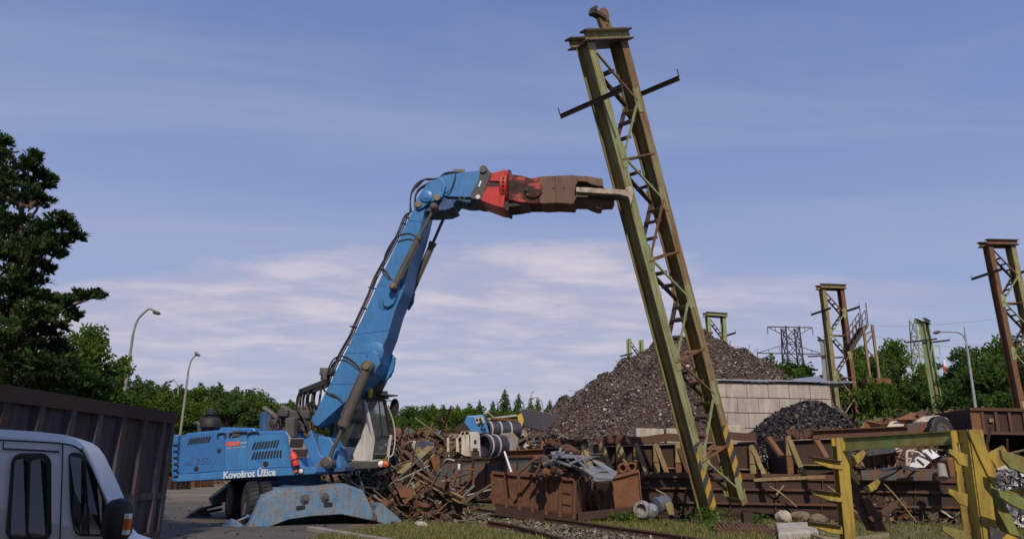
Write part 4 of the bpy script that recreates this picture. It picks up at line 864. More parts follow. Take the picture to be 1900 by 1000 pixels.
for px, py in ((757,404),(750,415),(714,502),(690,534),(676,572),(655,606),(650,640)):
    b = MB(); b.bar(S(-.5)(px-4,py-1), S(.0)(px+6,py+2), .10, .03); b.build('hose_clamp', M['grey'], boom)
b = MB(); b.box(S(-.1)(608,690), (.42,.35,.22)); b.box(S(-.1)(604,697), (.2,.4,.3)); b.build('valve_block', M['cyl'], boom, bevel=.02)
random.seed(12)
for k in range(9):   # arc of hoses over the elbow
    j = k*1.7; x = -.30+.07*k; hose([(764-k*.5,394),(761+j*.2,372-j),(764+j*1.1,352-j*.6),(776+j,338-j*.3+random.uniform(-1,1)),(790+j*.5,333+random.uniform(-2,2)),(806+j*.4,332),(818,329)] if k % 2 else [(770,392-k),(769+j*.3,372-j),(774+j,354-j*.5),(788+j*.8,343),(804+j*.4,336)], x, .022, 'hose' if k % 3 else 'hose_brown')
hose([(818,329),(826,323),(838,320.5),(852,320.5)], -.1, .045); hose([(846,322),(843,335),(838,348),(832,356),(824,359)], -.52, .018)
hose([(846,378),(850,385),(848,392),(842,397),(835,396)], -.1, .012)
b = MB(); b.box(S(-.1)(852,320), (.35,.3,.10)); b.build('hose_bracket', M['cyl'], stick)
b = MB(); a, c = S(-.7)(556,727), S(-.7)(604,708); b.bar(a, c, .10, .14); b.bar(a+Wx*.5, c+Wx*.5, .08, .10); b.bar(a, a+Wx*.5, .06, .06); b.bar(c, c+Wx*.5, .06, .06); b.build('hose_rail', M['black'], ex)
for k in range(8):
    x0 = 558+k*5.6; j_ = random.uniform(-3,3); hose([(x0+2,722-k*1.8),(x0-4+j_,731-k),(x0-7+j_,745),(x0-5-j_*.5,758),(x0+3+j_,772),(x0+11,787),(x0+10+j_,798)], -.75+.12*k, .040, 'hose_brown' if k % 2 else 'hose')
hose([(556,728),(552,738),(551,752),(556,765),(563,775),(568,790)], -.9, .035)
# ---- cab

K0 = S(.30)
def kp(px, py, dx=0, dw=0): return K0(px,py)+Ax*dx+Wx*dw
CD = 1.15
lowA = [(612,852),(622,800),(630,755),(640,742),(672,742),(684,774),(692,813),(686,854),(660,857)]
# lower shell with the side window cut out: built as strips round the opening
def strip(name, loop, inner, dep, mat, par):
    b = MB(); A_ = pl(K0, loop); B_ = pl(K0, inner); n = len(A_)
    C_ = [p+Wx*dep for p in A_]; D_ = [p+Wx*dep for p in B_]
    for i in range(n):
        j = (i+1) % n; b.add([A_[i],A_[j],B_[j],B_[i],C_[i],C_[j],D_[j],D_[i]], [(0,1,2,3),(7,6,5,4),(0,4,5,1),(3,2,6,7)])
    return b.build(name, mat, par)
strip('side_panel', [(612,855),(626,748),(640,738),(674,740),(686,774),(692.5,813),(686,854),(650,857)], [(626,822),(634,760),(645,748),(668,748),(679,772),(670,812),(660,829),(636,829)], .06, M['cabwhite'], ex)
b = MB(); b.prism(pl(S(.33), [(624,824),(632,758),(643,746),(670,746),(681,772),(672,814),(661,831),(636,831)]), Wx*.012); b.build('side_window', M['cabglass'], ex)
b = MB(); b.prism(pl(K0, [(612,790),(618,748),(628,742),(628,858),(612,856)]), Wx*CD); b.build('rear_wall', M['grey'], ex)
b = MB(); b.prism(pl(S(.30+CD-.04), [(620,856),(628,742),(690,742),(706,800),(700,856)]), Wx*.04); b.build('far_wall', M['cabglass'], ex)
# front face in its own plane turned towards the camera side
c0 = K0(688,812); Fd = (Ax*.62+Wx*.78).normalized(); FPn = V((-Fd.y, Fd.x, 0)); FR = Plane(c0, FPn)
def fr(pts): return pl(FR, pts)
def fbar(a, c, wd, nm, mat, par=ex): b = MB(); p, q = fr([a, c]); b.bar(p, q, wd, wd); return b.build(nm, mat, par)
for a, c, wd, m in (((676,742),(692,813),.09,'cabwhite'),((692,813),(686,858),.09,'cabwhite'),((713,742),(724,806),.08,'black'),((724,806),(718,853),.08,'cabwhite'),((676,742),(713,742),.09,'black'),((692,813),(724,809),.07,'black'),((686,857),(719,853),.10,'cabwhite')):
    fbar(a, c, wd, 'cab_post', M[m])
b = MB(); b.prism(fr([(678,744),(712,744),(722,806),(693,811)]), FPn*.012); b.prism(fr([(693,814),(722,810),(717,851),(688,855)]), FPn*.012); b.build('windscreen', M['cabglass'], ex)
fbar((703,744),(709,808),.03,'wiper', M['black'])
b = MB(); rp = [kp(622,741),kp(678,739),FR(714,739.5),FR(714,739.5)+Wx*.4,kp(622,741)+Wx*CD]
b.prism([p+V((0,0,.02)) for p in rp], (0,0,.10)); b.bar(FR(700,737)+V((0,0,.08)), FR(730,738)+V((0,0,.06)), .5, .04); b.build('cab_roof', M['grey'], ex)
b = MB(); fp = [kp(618,856),kp(686,856),FR(718,852),FR(718,852)+Wx*.4,kp(618,856)+Wx*CD]; b.prism([p-V((0,0,.16)) for p in fp], (0,0,.18)); b.build('cab_floor', M['grey'], ex)
b = MB(); b.prism(pl(S(.22), [(640,857),(700,855),(718,853.5),(718,865),(700,868),(640,871)]), Wx*.12); b.build('cab_step', M['grey'], ex, bevel=.02)
# seat, console inside
b = MB(); b.box(kp(650,836,0,.55), (.5,.5,.14)); b.box(kp(638,806,0,.55), (.14,.5,.75)); b.build('seat', M['black'], ex, bevel=.04)
b = MB(); b.box(kp(680,835,0,.3), (.3,.2,.3)); b.tube(kp(690,845,.1,.4), kp(684,815,.1,.4), .04); b.box(kp(694,842,.1,.3), (.35,.5,.05)); b.build('console', M['grey'], ex, bevel=.02)
b = MB(); b.box(kp(697,850,.1,.35), (.3,.3,.12)); b.build('floor_mat', M['ygreen'], ex)
b = MB(); b.path([FR(712,742)+V((0,0,0)), FR(727,773), FR(733,806), FR(730,838), FR(724,847), FR(717,848)], .022, 7, 4); b.build('hand_rail', M['cabwhite'], ex)
b = MB(); b.path([FR(716,744), FR(724,743), FR(733,747), FR(736,755)], .015); b.build('mirror_arm', M['black'], ex)
mo = FR(732,755); b = MB(); b.lathe(mo, V((-.3,-1,0)), [(0,-.05),(.12,-.04),(.16,0),(.15,.02),(0,.02)], 18)
for i in range(len(b.v)): b.v[i] = V((b.v[i].x, b.v[i].y, mo.z+(b.v[i].z-mo.z)*1.7))
b.build('side_mirror', M['black'], ex)
b = MB(); b.box(FR(711,729.5), (.26,.14,.14)); b.tube(FR(711,738), FR(711,730), .02); b.build('work_lamp', M['black'], ex, bevel=.02)
b = MB(); b.lathe(kp(686,738), (0,0,1), [(.07,0),(.07,.12),(.09,.13),(.09,.25),(.05,.30),(0,.31)], 14); b.build('beacon', M['yellow'], ex)
for px, r, m in ((707,.085,'white'),(715,.085,'orange')):
    b = MB(); b.lathe(S(.20)(px,860.5), V((.25,-1,0)), [(r*1.15,-.02),(r*1.15,.06),(r,.08),(0,.11)], 18); b.build('head_lamp' if m == 'white' else 'turn_signal', M[m], ex)
# ------------------------------------------------------------------ big container at the left
X0, X1, Y0_, Y1_, HC = -10.1, -7.45, 9.2, 16.6, 2.66
ct = thing('scrap_container', 'long dark rusty open container with ribbed side standing behind the white van', 'container', (X1,Y0_,0))
def cb(name, mat='container', par=None): return lambda b: b.build(name, M[mat], par or ct)
b = MB(); b.box(((X1),(Y0_+Y1_)/2,HC/2+.08), (.05,Y1_-Y0_,HC-.16)); b.build('side_wall', M['container'], ct)
b = MB(); b.box((X0,(Y0_+Y1_)/2,HC/2+.08), (.05,Y1_-Y0_,HC-.16)); b.build('side_wall', M['rustdark'], ct)
for yy in (Y0_, Y1_): b = MB(); b.box(((X0+X1)/2,yy,HC/2+.08), (X1-X0+.05,.06,HC-.16)); b.build('end_wall', M['container'], ct)
b = MB(); b.box(((X0+X1)/2,(Y0_+Y1_)/2,.18), (X1-X0,Y1_-Y0_,.12)); b.build('floor', M['rustdark'], ct)
for xx in (X0, X1+.06): b = MB(); b.box((xx,(Y0_+Y1_)/2,HC-.10), (.16,Y1_-Y0_+.2,.24)); b.build('top_rail', M['rustdark'], ct)
b = MB(); b.box((X1+.07,(Y0_+Y1_)/2,.95), (.10,Y1_-Y0_+.1,.13)); b.build('mid_rail', M['container'], ct)
b = MB(); b.box((X1+.05,(Y0_+Y1_)/2,.14), (.14,Y1_-Y0_+.1,.18)); b.build('bottom_rail', M['container'], ct)
for yy in [Y0_+.1+k*.86 for k in range(9)]+[Y1_-.02]:
    b = MB(); b.prism([(X1+.02,yy-.14,.2),(X1+.02,yy+.14,.2),(X1+.13,yy+.08,.2),(X1+.13,yy-.08,.2)], (0,0,HC-.4)); b.build('rib', M['container'], ct)
# ------------------------------------------------------------------ van
VA = R(24); Vd = V((cos(VA), sin(VA), 0)); Vn = V((-sin(VA), cos(VA), 0)); VO = PY(112, 825, 5.3); VP = Plane(VO, Vn)
van = thing('van', 'white panel van with sliding side window parked before the dark container, seen at the lower left corner', 'van', (VO.x,VO.y,0))
van['label'] = 'white van with sliding side window parked before the dark container at the left'
def vp(px, py, k=0): return VP(px, py)+Vn*k
prof = [(-420,1260),(-420,812),(-300,794),(-100,790),(0,794.5),(60,798.5),(110,804),(135,813),(150,824),(163,842),(186,893),(203,932),(209,952),(213,1000),(240,1030),(320,1056),(420,1090),(430,1160),(425,1250),(300,1262)]
Wv = 1.75
# body: three slices (tumblehome near the roof)
b = MB(); P = pl(VP, prof); n = len(P); layers = []
zt = max(p.z for p in P)
for k, ins in ((0,.0),(.06,.03),(Wv-.06,.03),(Wv,.0)):
    lay = []
    for p in P:
        h = max(0, (p.z-1.15)/(zt-1.15)); q = p.copy(); 
        t_ = k if k < Wv/2 else Wv-k
        tum = .16*h*h; kk = (k+tum if k < Wv/2 else k-tum) if k > 0 or True else k
        q = q+Vn*kk
        if k in (0, Wv) : q = q - V((0,0,.05*h if h > .6 else 0))
        lay.append(q)
    layers.append(lay)
for A_, B_ in zip(layers, layers[1:]):
    m_ = len(b.v); b.add(A_+B_, [[i,(i+1)%n,n+(i+1)%n,n+i] for i in range(n)], True)
b.add(layers[0], [list(range(n))[::-1]]); b.add(layers[-1], [list(range(n))])
body_v = b.build('body', M['vanwhite'], van)
def vsurf(px, py, out=.012):      # point on the tumblehome side surface
    p = VP(px, py); h = max(0, (p.z-1.15)/(zt-1.15)); return p+Vn*(.16*h*h-out)
def vpanel(name, pts, mat, out, thick, par=None, cells=1):
    b = MB(); c = [sum(p[0] for p in pts)/len(pts), sum(p[1] for p in pts)/len(pts)]
    A_ = [vsurf(*p, out) for p in pts]; cc = vsurf(*c, out); B_ = [q+Vn*thick for q in A_]; n = len(pts)
    b.add(A_, [list(range(n))[::-1]]); b.add(A_+B_, [[i,(i+1)%n,n+(i+1)%n,n+i] for i in range(n)])
    return b.build(name, M[mat], par or van)
def rrect(x0,y0,x1,y1,r,x0b=None,x1b=None,k=5):
    P = []; x0b = x0 if x0b is None else x0b; x1b = x1 if x1b is None else x1b
    for cx, cy, a0 in ((x1-r,y0+r,-90),(x1b-r,y1-r,0),(x0b+r,y1-r,90),(x0+r,y0+r,180)):
        for i in range(k+1): a = R(a0+90*i/k); P.append((cx+r*cos(a), cy+r*sin(a)))
    return P
w1 = vpanel('side_window', rrect(17,840,92,1004,20,11,95), 'black', .008, .03)
vpanel('pane', rrect(24,850,49,996,9,20,50), 'glass', .014, .01, w1); vpanel('pane', rrect(54,850,84,996,12,54,87), 'glass', .014, .01, w1)
w2 = vpanel('door_window', [(125,845),(127,841),(133,838.5),(145,840),(155,848),(165,862),(178,890),(192,926),(200,950),(203,994),(150,994),(142,990),(136,980),(131,950),(128,905)], 'black', .008, .03)
vpanel('pane', [(127.5,848),(130,844.5),(149,849.5),(154,882),(159,930),(162,990),(150,990),(143,985),(137,972),(132,935)], 'glass', .014, .01, w2)
vpanel('quarter_pane', [(157,853),(166,868),(180,900),(189,924),(189,990),(167,990),(164,940),(160,895)], 'glass', .014, .01, w2)
def vline(name, pts, r, mat): b = MB(); b.path([vsurf(px,py,.003) for px, py in pts], r, 5, 3); return b.build(name, M[mat], van)
vline('roof_gutter', [(-100,812),(0,815.5),(60,818.5),(112,822),(135,827),(150,837),(160,850)], .006, 'black')
vline('door_seam', [(112.5,823),(113.5,870),(113,930),(111,1010)], .0045, 'black')
vline('door_track', [(0,832),(60,834.5),(107,837.5)], .007, 'grey'); vline('door_seam', [(0,818),(0.5,833)], .004, 'black')
vline('windscreen_pillar', [(150,830),(165,855),(185,898),(202,935)], .012, 'vanwhite')
b = MB(); b.prism([vsurf(*p,.02) for p in ((196,940),(203,934),(208,950),(214,996),(196,996))], Vn*.05); b.build('mirror_base', M['black'], van)
mc = vp(222,961,-.20); b = MB(); b.lathe(mc+V((0,0,-.135)), (0,0,1), [(0,0),(.07,.01),(.095,.05),(.10,.14),(.09,.22),(.06,.265),(0,.28)], 20); b.bar(mc+V((0,0,-.08)), mc+Vn*.25+V((0,0,-.10)), .06, .07); mir = b.build('wing_mirror', M['black'], van)
b = MB(); a = mc+V((.085,-.05,.03)); b.box(a+V((.005,0,0)), (.03,.05,.035)); b.box(a+V((.005,0,-.10)), (.03,.05,.03)); b.build('marker_frame', M['white'], mir)
b = MB(); b.box(a+V((.006,0,-.05)), (.035,.05,.07)); b.build('turn_signal', M['orange'], mir)
for px in (330, -330):
    tyre(vp(px,1225,.12), Vn, .32, .2, van)
# ------------------------------------------------------------------ scrap helpers
def chips_on(b, fn, n, smin, smax, elong=1.0, jitter=.05):
    for _ in range(n):
        p, nrm = fn(); s = smin+(smax-smin)*random.random()**2.5
        d = (nrm+rnd_dir()*.9).normalized(); a = d.orthogonal().normalized(); a = Quaternion(d, random.uniform(0,6.28)) @ a; c = d.cross(a)
        e = elong if elong <= 1 else random.uniform(1, elong); w_ = s/e*random.uniform(.5,1)
        p = p+d*jitter*random.random(); bend = d*s*random.uniform(-.35,.35)
        b.add([p-a*s-c*w_, p+a*s*random.uniform(.7,1.2)-c*w_+bend, p+a*s*random.uniform(.6,1.1)+c*w_+bend, p-a*s+c*w_*random.uniform(.4,1.2)], [(0,1,2),(0,2,3)])
def heapmesh(cx, cy, Rx, Ry, H, shape, nr=26, na=56, amp=.25, seed=1):
    random.seed(seed); ph = [random.uniform(0,6.28) for _ in range(8)]
    def hgt(x, y):
        a = atan2((y-cy)/Ry, (x-cx)/Rx); r = sqrt(((x-cx)/Rx)**2+((y-cy)/Ry)**2)
        r *= 1+.05*sin(2*a+ph[0])+.04*sin(3*a+ph[1])+.03*sin(5*a+ph[2])+.015*sin(9*a+ph[3])
        h = shape(min(1,r))*H
        return h+(amp*(sin(x*1.1+ph[4])*sin(y*1.3+ph[5])+.5*sin(x*2.7+ph[6])*sin(y*2.3+ph[7])))*(1 if .02 < r < 1 else 0)*min(1,h/(H*.15+.01)), r
    vs = [V((cx,cy,hgt(cx,cy)[0]))]; fs = []
    for i in range(1,nr+1):
        for j in range(na):
            rr = i/nr*1.02; a = 2*pi*j/na; x = cx+Rx*rr*cos(a); y = cy+Ry*rr*sin(a); vs.append(V((x,y,max(-.05,hgt(x,y)[0]) if i < nr else -.1)))
    for j in range(na): fs.append([0,1+j,1+(j+1)%na])
    for i in range(nr-1):
        for j in range(na): k = 1+i*na; fs.append([k+j,k+na+j,k+na+(j+1)%na,k+(j+1)%na])
    def sample(front=True):
        while True:
            a = random.uniform(0,2*pi); r = sqrt(random.random())*.99
            if front and sin(a) > .35 and random.random() < .8: continue
            x = cx+Rx*r*cos(a); y = cy+Ry*r*sin(a); h = hgt(x,y)[0]
            if h < 0: continue
            hx = hgt(x+.3,y)[0]-h; hy = hgt(x,y+.3)[0]-h
            return V((x,y,h)), V((-hx/.3,-hy/.3,1)).normalized()
    return vs, fs, sample
# main brown heap
HY = 61.0
def mx(px, Y): return PY(px, 800, Y).x
cxh = mx(1292, HY); Lr = cxh-mx(822,HY)
top = PY(1290, 629, HY).z
def hshape(r): 
    if r < .15: return 1-.3*r
    t_ = (r-.15)/.85; return (1-t_)**1.0*.955
vs_, fs_, smp = heapmesh(cxh, HY, Lr, Lr*.70, top, hshape, 60, 130, .62, 4)
b = MB(); b.add(vs_, fs_, True); b.k = 1
chips_on(b, smp, 125000, .03, .125, 1.8, .14)
for _ in range(500):
    p, nr_ = smp(); d = (nr_+rnd_dir()*1.6).normalized(); l_ = random.uniform(.3,1.1); b.path([p-d*.1, p+d*l_*.5+rnd_dir()*.08, p+d*l_], random.uniform(.012,.03), 4, 2)
b2 = b.build('scrap_heap', [M['rustdark'], M['chips']]); tag(b2, 'huge brown heap of shredded scrap metal rising behind the leaning column', 'scrap heap', kind='stuff')
# low outlying part to the left
vs_, fs_, smp = heapmesh(mx(1040,48), 48, 5.5, 5, PY(1040,800,48).z, lambda r: (1-r)**.9, 12, 40, .12, 9)
b = MB(); b.add(vs_, fs_, True); b.k = 1; chips_on(b, smp, 9000, .04, .18, 1.6, .12)
tag(b.build('scrap_heap', [M['rustdark'], M['chips']]), 'low spill of shredded scrap at the left foot of the huge brown heap', 'scrap heap', kind='stuff')
# black turnings pile
BY = 33.6
vs_, fs_, smp = heapmesh(mx(1492,BY), BY, mx(1690,BY)-mx(1492,BY), 3.2, PY(1485,748,BY).z, lambda r: max(0,1-r**1.75), 26, 64, .14, 21)
b = MB(); b.add(vs_, fs_, True); b.k = 1; chips_on(b, smp, 26000, .03, .13, 4, .14)
tag(b.build('turnings_pile', [M['rustdark'], M['blackchips']]), 'black pile of tangled metal turnings before the concrete block wall', 'scrap pile', kind='stuff')
# ------------------------------------------------------------------ concrete block wall
WY = 37.0; BHt = .66; wtop = PY(1435,711,WY).z
wl = thing('block_wall', 'wall of stacked pale concrete blocks under a grey sheet roof behind the black turnings pile', 'wall', (mx(1435,WY),WY,0))
xa, xb = PY(1328,730,WY).x, PY(1541,730,WY).x
nrow = int(wtop/BHt); rowh = wtop/nrow; random.seed(2); b = MB()
for r_ in range(nrow):
    x = xa-(.0 if r_ % 2 else .52); z0 = wtop-(r_+1)*rowh
    while x < xb:
        wd = 1.04; xs, xe = max(x,xa), min(x+wd,xb)
        if xe-xs > .1: b.box(((xs+xe)/2, WY+.3+random.uniform(-.006,.006), z0+rowh/2), (xe-xs-.016, .6, rowh-.034))
        x += wd
b.build('block_courses', M['conc'], wl, bevel=.015)
b = MB(); b.box(((xa+xb)/2,WY+.32,wtop/2),(xb-xa-.1,.5,wtop-.1)); b.build('mortar_core', M['grey'], wl)
b = MB(); b.box((xb-.35,WY+2.6,wtop/2),(.6,4,wtop)); b.build('return_wall', M['conc'], wl)
b = MB(); za = wtop+.08
for i in range(44):
    x = xa-.6+(xb-xa+1.9)*i/44; b.box((x, WY+1.95, za+.012*(i%2)+.03*sin(i*.3)), ((xb-xa+1.9)/44+.01, 4.2, .03))
b.prism([(xa-.6,WY-.17,za-.0),(xa-.1,WY-.17,za+.07),(xb+1.1,WY-.17,za+.06),(xb+1.1,WY-.17,za+.01)], (0,.05,0))
b.prism([(xa-.35,WY-.1,za-.9),(xa-.2,WY-.1,za-.9),(xa-.15,WY-.1,za-.25),(xa+.25,WY-.1,za-.0),(xa-.1,WY-.1,za+.04),(xa-.35,WY-.1,za-.1)], (0,.04,0))
b.build('sheet_roof', M['sheetmetal'], wl)
b = MB(); b.sheet([PY(1478,709,WY+3),PY(1535,709,WY+3),PY(1519,698,WY+6),PY(1470,704,WY+6)], .03); b.build('loose_sheet', M['sheetmetal'], wl)
for i, (x0,x1,y0,y1,Yw) in enumerate(((1180,1232,794,812,40),(1236,1262,794,812,40),(1338,1382,788,812,34.5))):
    b = MB(); p, q = PY(x0,y0,Yw), PY(x1,y0,Yw); zb = 0; b.box(((p.x+q.x)/2, Yw+.4, p.z/2), (q.x-p.x, .8, p.z))
    tag(b.build('concrete_block', M['conc'], bevel=.04), ('pale concrete block column at the foot of the brown heap, left of the leaning column','narrow concrete block right beside the first one at the heap foot, touching the column legs','weathered concrete block standing at the left end of the black pile')[i], 'concrete block')
# ------------------------------------------------------------------ open steel bins and troughs
def quadbin(name, label, cat, bl, br, tl, tr, depth, mat, ribs=6, group=None, zb=0.0, YY=None, rim='', inner='rustdark', lean=0, ribw=.09, back_dir=None, ribmat=None, rimh=.09):
    """open bin: its camera side stands on the ground points bl, br and reaches up to the pixels tl, tr"""
    A_, B_ = (G(*bl, zb), G(*br, zb)) if YY is None else (PY(*bl, YY[0]), PY(*br, YY[1]))
    d = (B_-A_); d.z = 0; d.normalize(); nrm = V((-d.y, d.x, 0)); 
    if nrm.y < 0: nrm = -nrm
    pn = Plane(A_, nrm); C_, D_ = pn(*tr), pn(*tl); t = thing(name, label, cat, (A_.x, A_.y, 0), group)
    nb = (V(back_dir).normalized() if back_dir else nrm)*depth
    def wall(nm, P, th, m):
        b = MB(); b.prism(P, th)
        if nm == 'side_wall':
            b = MB(); th_ = V(th); nu, nv = 22, 6; k1, k2, k3 = [random.uniform(0,6) for _ in range(3)]; lay = []
            for side_ in (0,1):
                for j in range(nv+1):
                    for i in range(nu+1):
                        u_, v_ = i/nu, j/nv; p = P[0].lerp(P[1],u_).lerp(P[3].lerp(P[2],u_), v_); ln = (P[1]-P[0]).length*u_
                        e = (sin(ln*2.1+k1)*sin(v_*3.3+k2)+.6*sin(ln*4.7+k3+v_*3))*.022*(1 if 0 < i < nu else 0); lay.append(p+th_.normalized()*(abs(e)+.002)+th_*side_+V((0,0,.018*sin(ln*3.1+k2)*v_**4)))
            n1_ = (nu+1)*(nv+1); fs = []
            for j in range(nv):
                for i in range(nu): q = j*(nu+1)+i; fs += [[q,q+1,q+nu+2,q+nu+1],[n1_+q+nu+1,n1_+q+nu+2,n1_+q+1,n1_+q]]
            for i in range(nu): fs += [[i,n1_+i,n1_+i+1,i+1],[n1_-2-i,2*n1_-2-i,2*n1_-1-i,n1_-1-i]]
            b.add(lay, fs, True)
        return b.build(nm, M[m], t)
    wall('side_wall', [A_,B_,C_,D_], nrm*.03, mat); wall('side_wall', [A_+nb,B_+nb,C_+nb,D_+nb], -nrm*.03, inner)
    e = d*.03; wall('end_wall', [A_+nrm*.032,A_+nb-nrm*.032,D_+nb-nrm*.032,D_+nrm*.032], e, mat); wall('end_wall', [B_+nrm*.032,B_+nb-nrm*.032,C_+nb-nrm*.032,C_+nrm*.032], -e, mat)
    wall('floor', [A_+V((0,0,.05)),B_+V((0,0,.05)),B_+nb+V((0,0,.05)),A_+nb+V((0,0,.05))], V((0,0,.05)), inner)
    b = MB(); b.bar(D_-nrm*.03, C_-nrm*.03, .09, rimh); b.build('rim', M[rim or mat], t)
    b = MB(); b.bar(D_+nb, C_+nb, .09, rimh); b.build('rim', M[rim or mat], t)
    b = MB(); b.bar(D_+nrm*.05, D_+nb-nrm*.05, .08, rimh); b.bar(C_+nrm*.05, C_+nb-nrm*.05, .08, rimh)
    for k in range(ribs+1):
        p = A_.lerp(B_, k/ribs); q = D_.lerp(C_, k/ribs)-V((0,0,rimh/2)); rb = MB(); rb.bar(p-nrm*.035, q-nrm*.035, ribw, .06, nrm); rb.build('rib', M[ribmat or rim or mat], t)
    return t, A_, B_, C_, D_, nrm
def cutmark(t, P, n, nm='cut_hole'): b = MB(); b.prism(P, -n*.008); return b.build(nm, M['black'], t)
# near red-brown skip
t, A_, B_, C_, D_, nn = quadbin('steel_skip', 'reddish rusty steel skip beside the rail with a slot cut in its side', 'skip', (917,938),(1066,963),(914,876),(1068,889), 1.5, 'bronze', 6, rim='bronze', YY=(25.5,24.3))
pn = Plane(A_-nn*.004, nn); cutmark(t, [pn(*p) for p in ((995,914),(999,912),(1000,922),(998,930),(994,932),(993.5,922))], nn)
for yy in (911.5, 933): cutmark(t, [pn(*p) for p in ((1038,yy),(1060,yy+3.3),(1060,yy+5),(1038,yy+1.6))], nn, 'slot')
b = MB(); b.bar(A_.lerp(B_,.02)+nn*.4-V((0,0,.12)), B_+nn*.4-V((0,0,.10)), .9, .3); b.build('skid', M['rustdark'], t)
b = MB(); b.prism([pn(*p) for p in ((916,901),(939,904),(938,936),(918,932))], -nn*.006); b.build('red_patch', M['bronze'], t)
# axle and engine lumps + crushed grey body lying over it
AY = C_.y+.5
def blob(pts, r, mat, nm, par, k=8): b = MB(); b.path(pts, r, k, 4); return b.build(nm, M[mat], par)
random.seed(44)
ax_ = thing('engine_scrap', 'heap of rusty engine and axle parts piled inside the red-brown skip', 'engine scrap', PY(1010,880,A_.y+.9))
for k in range(16):
    x = random.uniform(990,1062); y = random.uniform(858,884)-(.10*abs(x-1040)); Yk = AY+random.uniform(-1.2,.6); p = PY(x,y,Yk); d = rnd_dir(); l_ = random.uniform(.15,.45)
    b = MB(); b.lathe(p-d*l_/2, d, [(0,0),(.07,0),(.11,.03),(.11,l_*.5),(.15,l_*.55),(.15,l_*.65),(.07,l_*.8),(.06,l_),(0,l_)], 12); b.build('engine_part', M[random.choice(['rust','cyl','rustdark','rustorange','grey'])], ax_)
for P, r, m in (([(1002,862),(1016,866),(1034,873),(1040,880)],.10,'rust'),([(990,884),(999,872),(1004,860),(1016,850),(1006,846)],.06,'rust'),([(960,878),(980,862),(992,852),(1002,850)],.05,'rust')):
    b = MB(); b.path([PY(x,y,AY-.6) for x, y in P], r, 9, 4); b.build('pipe', M[m], ax_)
bd = thing('crushed_car_body', 'crushed grey car underbody tipped over the end of the red-brown skip', 'car wreck', PY(1085,880,AY-.3))
def bq(pts): return [PY(x,y,AY+dy_) for x, y, dy_ in pts]
def bplate(pts, th=.04, m='greybody', nm='body_panel'): b = MB(); P = bq(pts); b.prism(P, V((0,.02,-th))); return b.build(nm, M[m], bd, bevel=.008)
bplate([(1021,838,.8),(1053,833,1.3),(1078,843,1.1),(1102,852,.7),(1068,848,.2),(1030,848,.1)]); bplate([(1060,860,-.9),(1082,869,-1.1),(1103,885,-1.3),(1092,882,-1.0),(1068,869,-.6)])
bplate([(1078,868,-.7),(1112,864,.4),(1145,877,-.1),(1135,889,-.9),(1100,885,-1.2)]); bplate([(1088,845,.9),(1108,852,.7),(1146,876,.0),(1138,880,-.2),(1104,858,.4)])
bplate([(1022,838,.7),(1030,850,.0),(1060,861,-.8),(1058,865,-.9),(1026,853,.1)]); bplate([(1098,885,-1.2),(1136,888,-.9),(1142,882,-.5),(1128,893,-.9),(1102,891,-1.2)])
bplate([(1075,866,-.5),(1108,864,.2),(1108,872,-.1),(1078,875,-.7)], m='cream', nm='floor_panel')
for P, r in (([(1058,860,-.8),(1080,852,.1),(1100,850,.6)],.045),([(1066,849,.2),(1085,866,-.6)],.04),([(1076,846,.5),(1092,865,-.4)],.04),([(1108,876,-.5),(1122,872,0),(1132,880,-.4)],.05),([(1095,885,-1.2),(1110,875,-.6),(1128,874,-.2)],.03),([(1036,846,.2),(1050,838,.9),(1062,842,.8)],.05)):
    b = MB(); b.path(bq(P), r, 7, 4); b.build('frame_rail', M['greybody'], bd)
for k in range(12):
    x, y = random.uniform(1030,1100), random.uniform(840,862); p = PY(x,y,AY+random.uniform(-.3,.9)); b = MB(); b.bar(p, p+V((random.uniform(-.5,.5),random.uniform(-.3,.3),random.uniform(-.2,.2))), .08, .04); b.build('bent_bracket', M[random.choice(['greybody','rust','grey'])], bd)
for P in ([(1040,832,1.0),(1052,828,1.1),(1066,835,1.0),(1076,842,.9)],[(1046,836,.8),(1060,834,.9),(1070,840,.8)]):
    b = MB(); b.path(bq(P), .09, 8, 4); b.build('exhaust_pipe', M['rust'], bd)
wx = thing('axle_with_wheel', 'rusty wheel rim on an axle below the crushed grey body right of the skip', 'axle', G(1112,948))
b = MB(); o_ = PY(1110,927,25.3); axd = V((.75,-.6,.12)).normalized(); b.lathe(o_-axd*.2, axd, [(.34,0),(.36,.02),(.33,.05),(.30,.10),(.30,.22),(.33,.27),(.36,.30),(.34,.32),(.30,.30),(.26,.12),(.12,.10),(.10,.22),(0,.22)], 30); b.build('rim', M['rustorange'], wx)
b = MB(); b.tube(o_-axd*.9, o_, .09); b.lathe(o_-axd*.5, axd, [(0,0),(.2,.02),(.24,.1),(.2,.2),(0,.22)], 16); b.build('axle_tube', M['rust'], wx)
b = MB(); b.torus(o_-axd*.5, axd, .3, .05); b.build('brake_drum', M['rust'], wx)
b = MB(); q = PY(1080,950,25.2); b.bar(q, PY(1086,884,q.y+.1), .22, .18); tag(b.build('rusty_post', M['rust']), 'rusty upright steel post at the right end of the red-brown skip', 'post')
b = MB(); b.bar(PY(1070,958,24.4), PY(1182,946,24.9), .3, .22); tag(b.build('steel_beam', M['rustdark']), 'dark rusty beam lying in the weeds under the wheel rim', 'beam')
t, *_ = quadbin('scoop', 'brown rusty curved box lying open towards the skip, right of the wheel rim', 'steel box', (1142,948),(1190,946),(1133,886),(1184,873), 1.2, 'rustorange', 1, YY=(25.4,25.7), rim='rustorange', inner='rustdark', ribw=.04)
for px, py in ((1155,868),(1172,866)):
    b = MB(); b.torus(PY(px,py,_[0].y+.2), (0,1,.2), .13, .04); b.build('eye_ring', M['rustorange'], t)
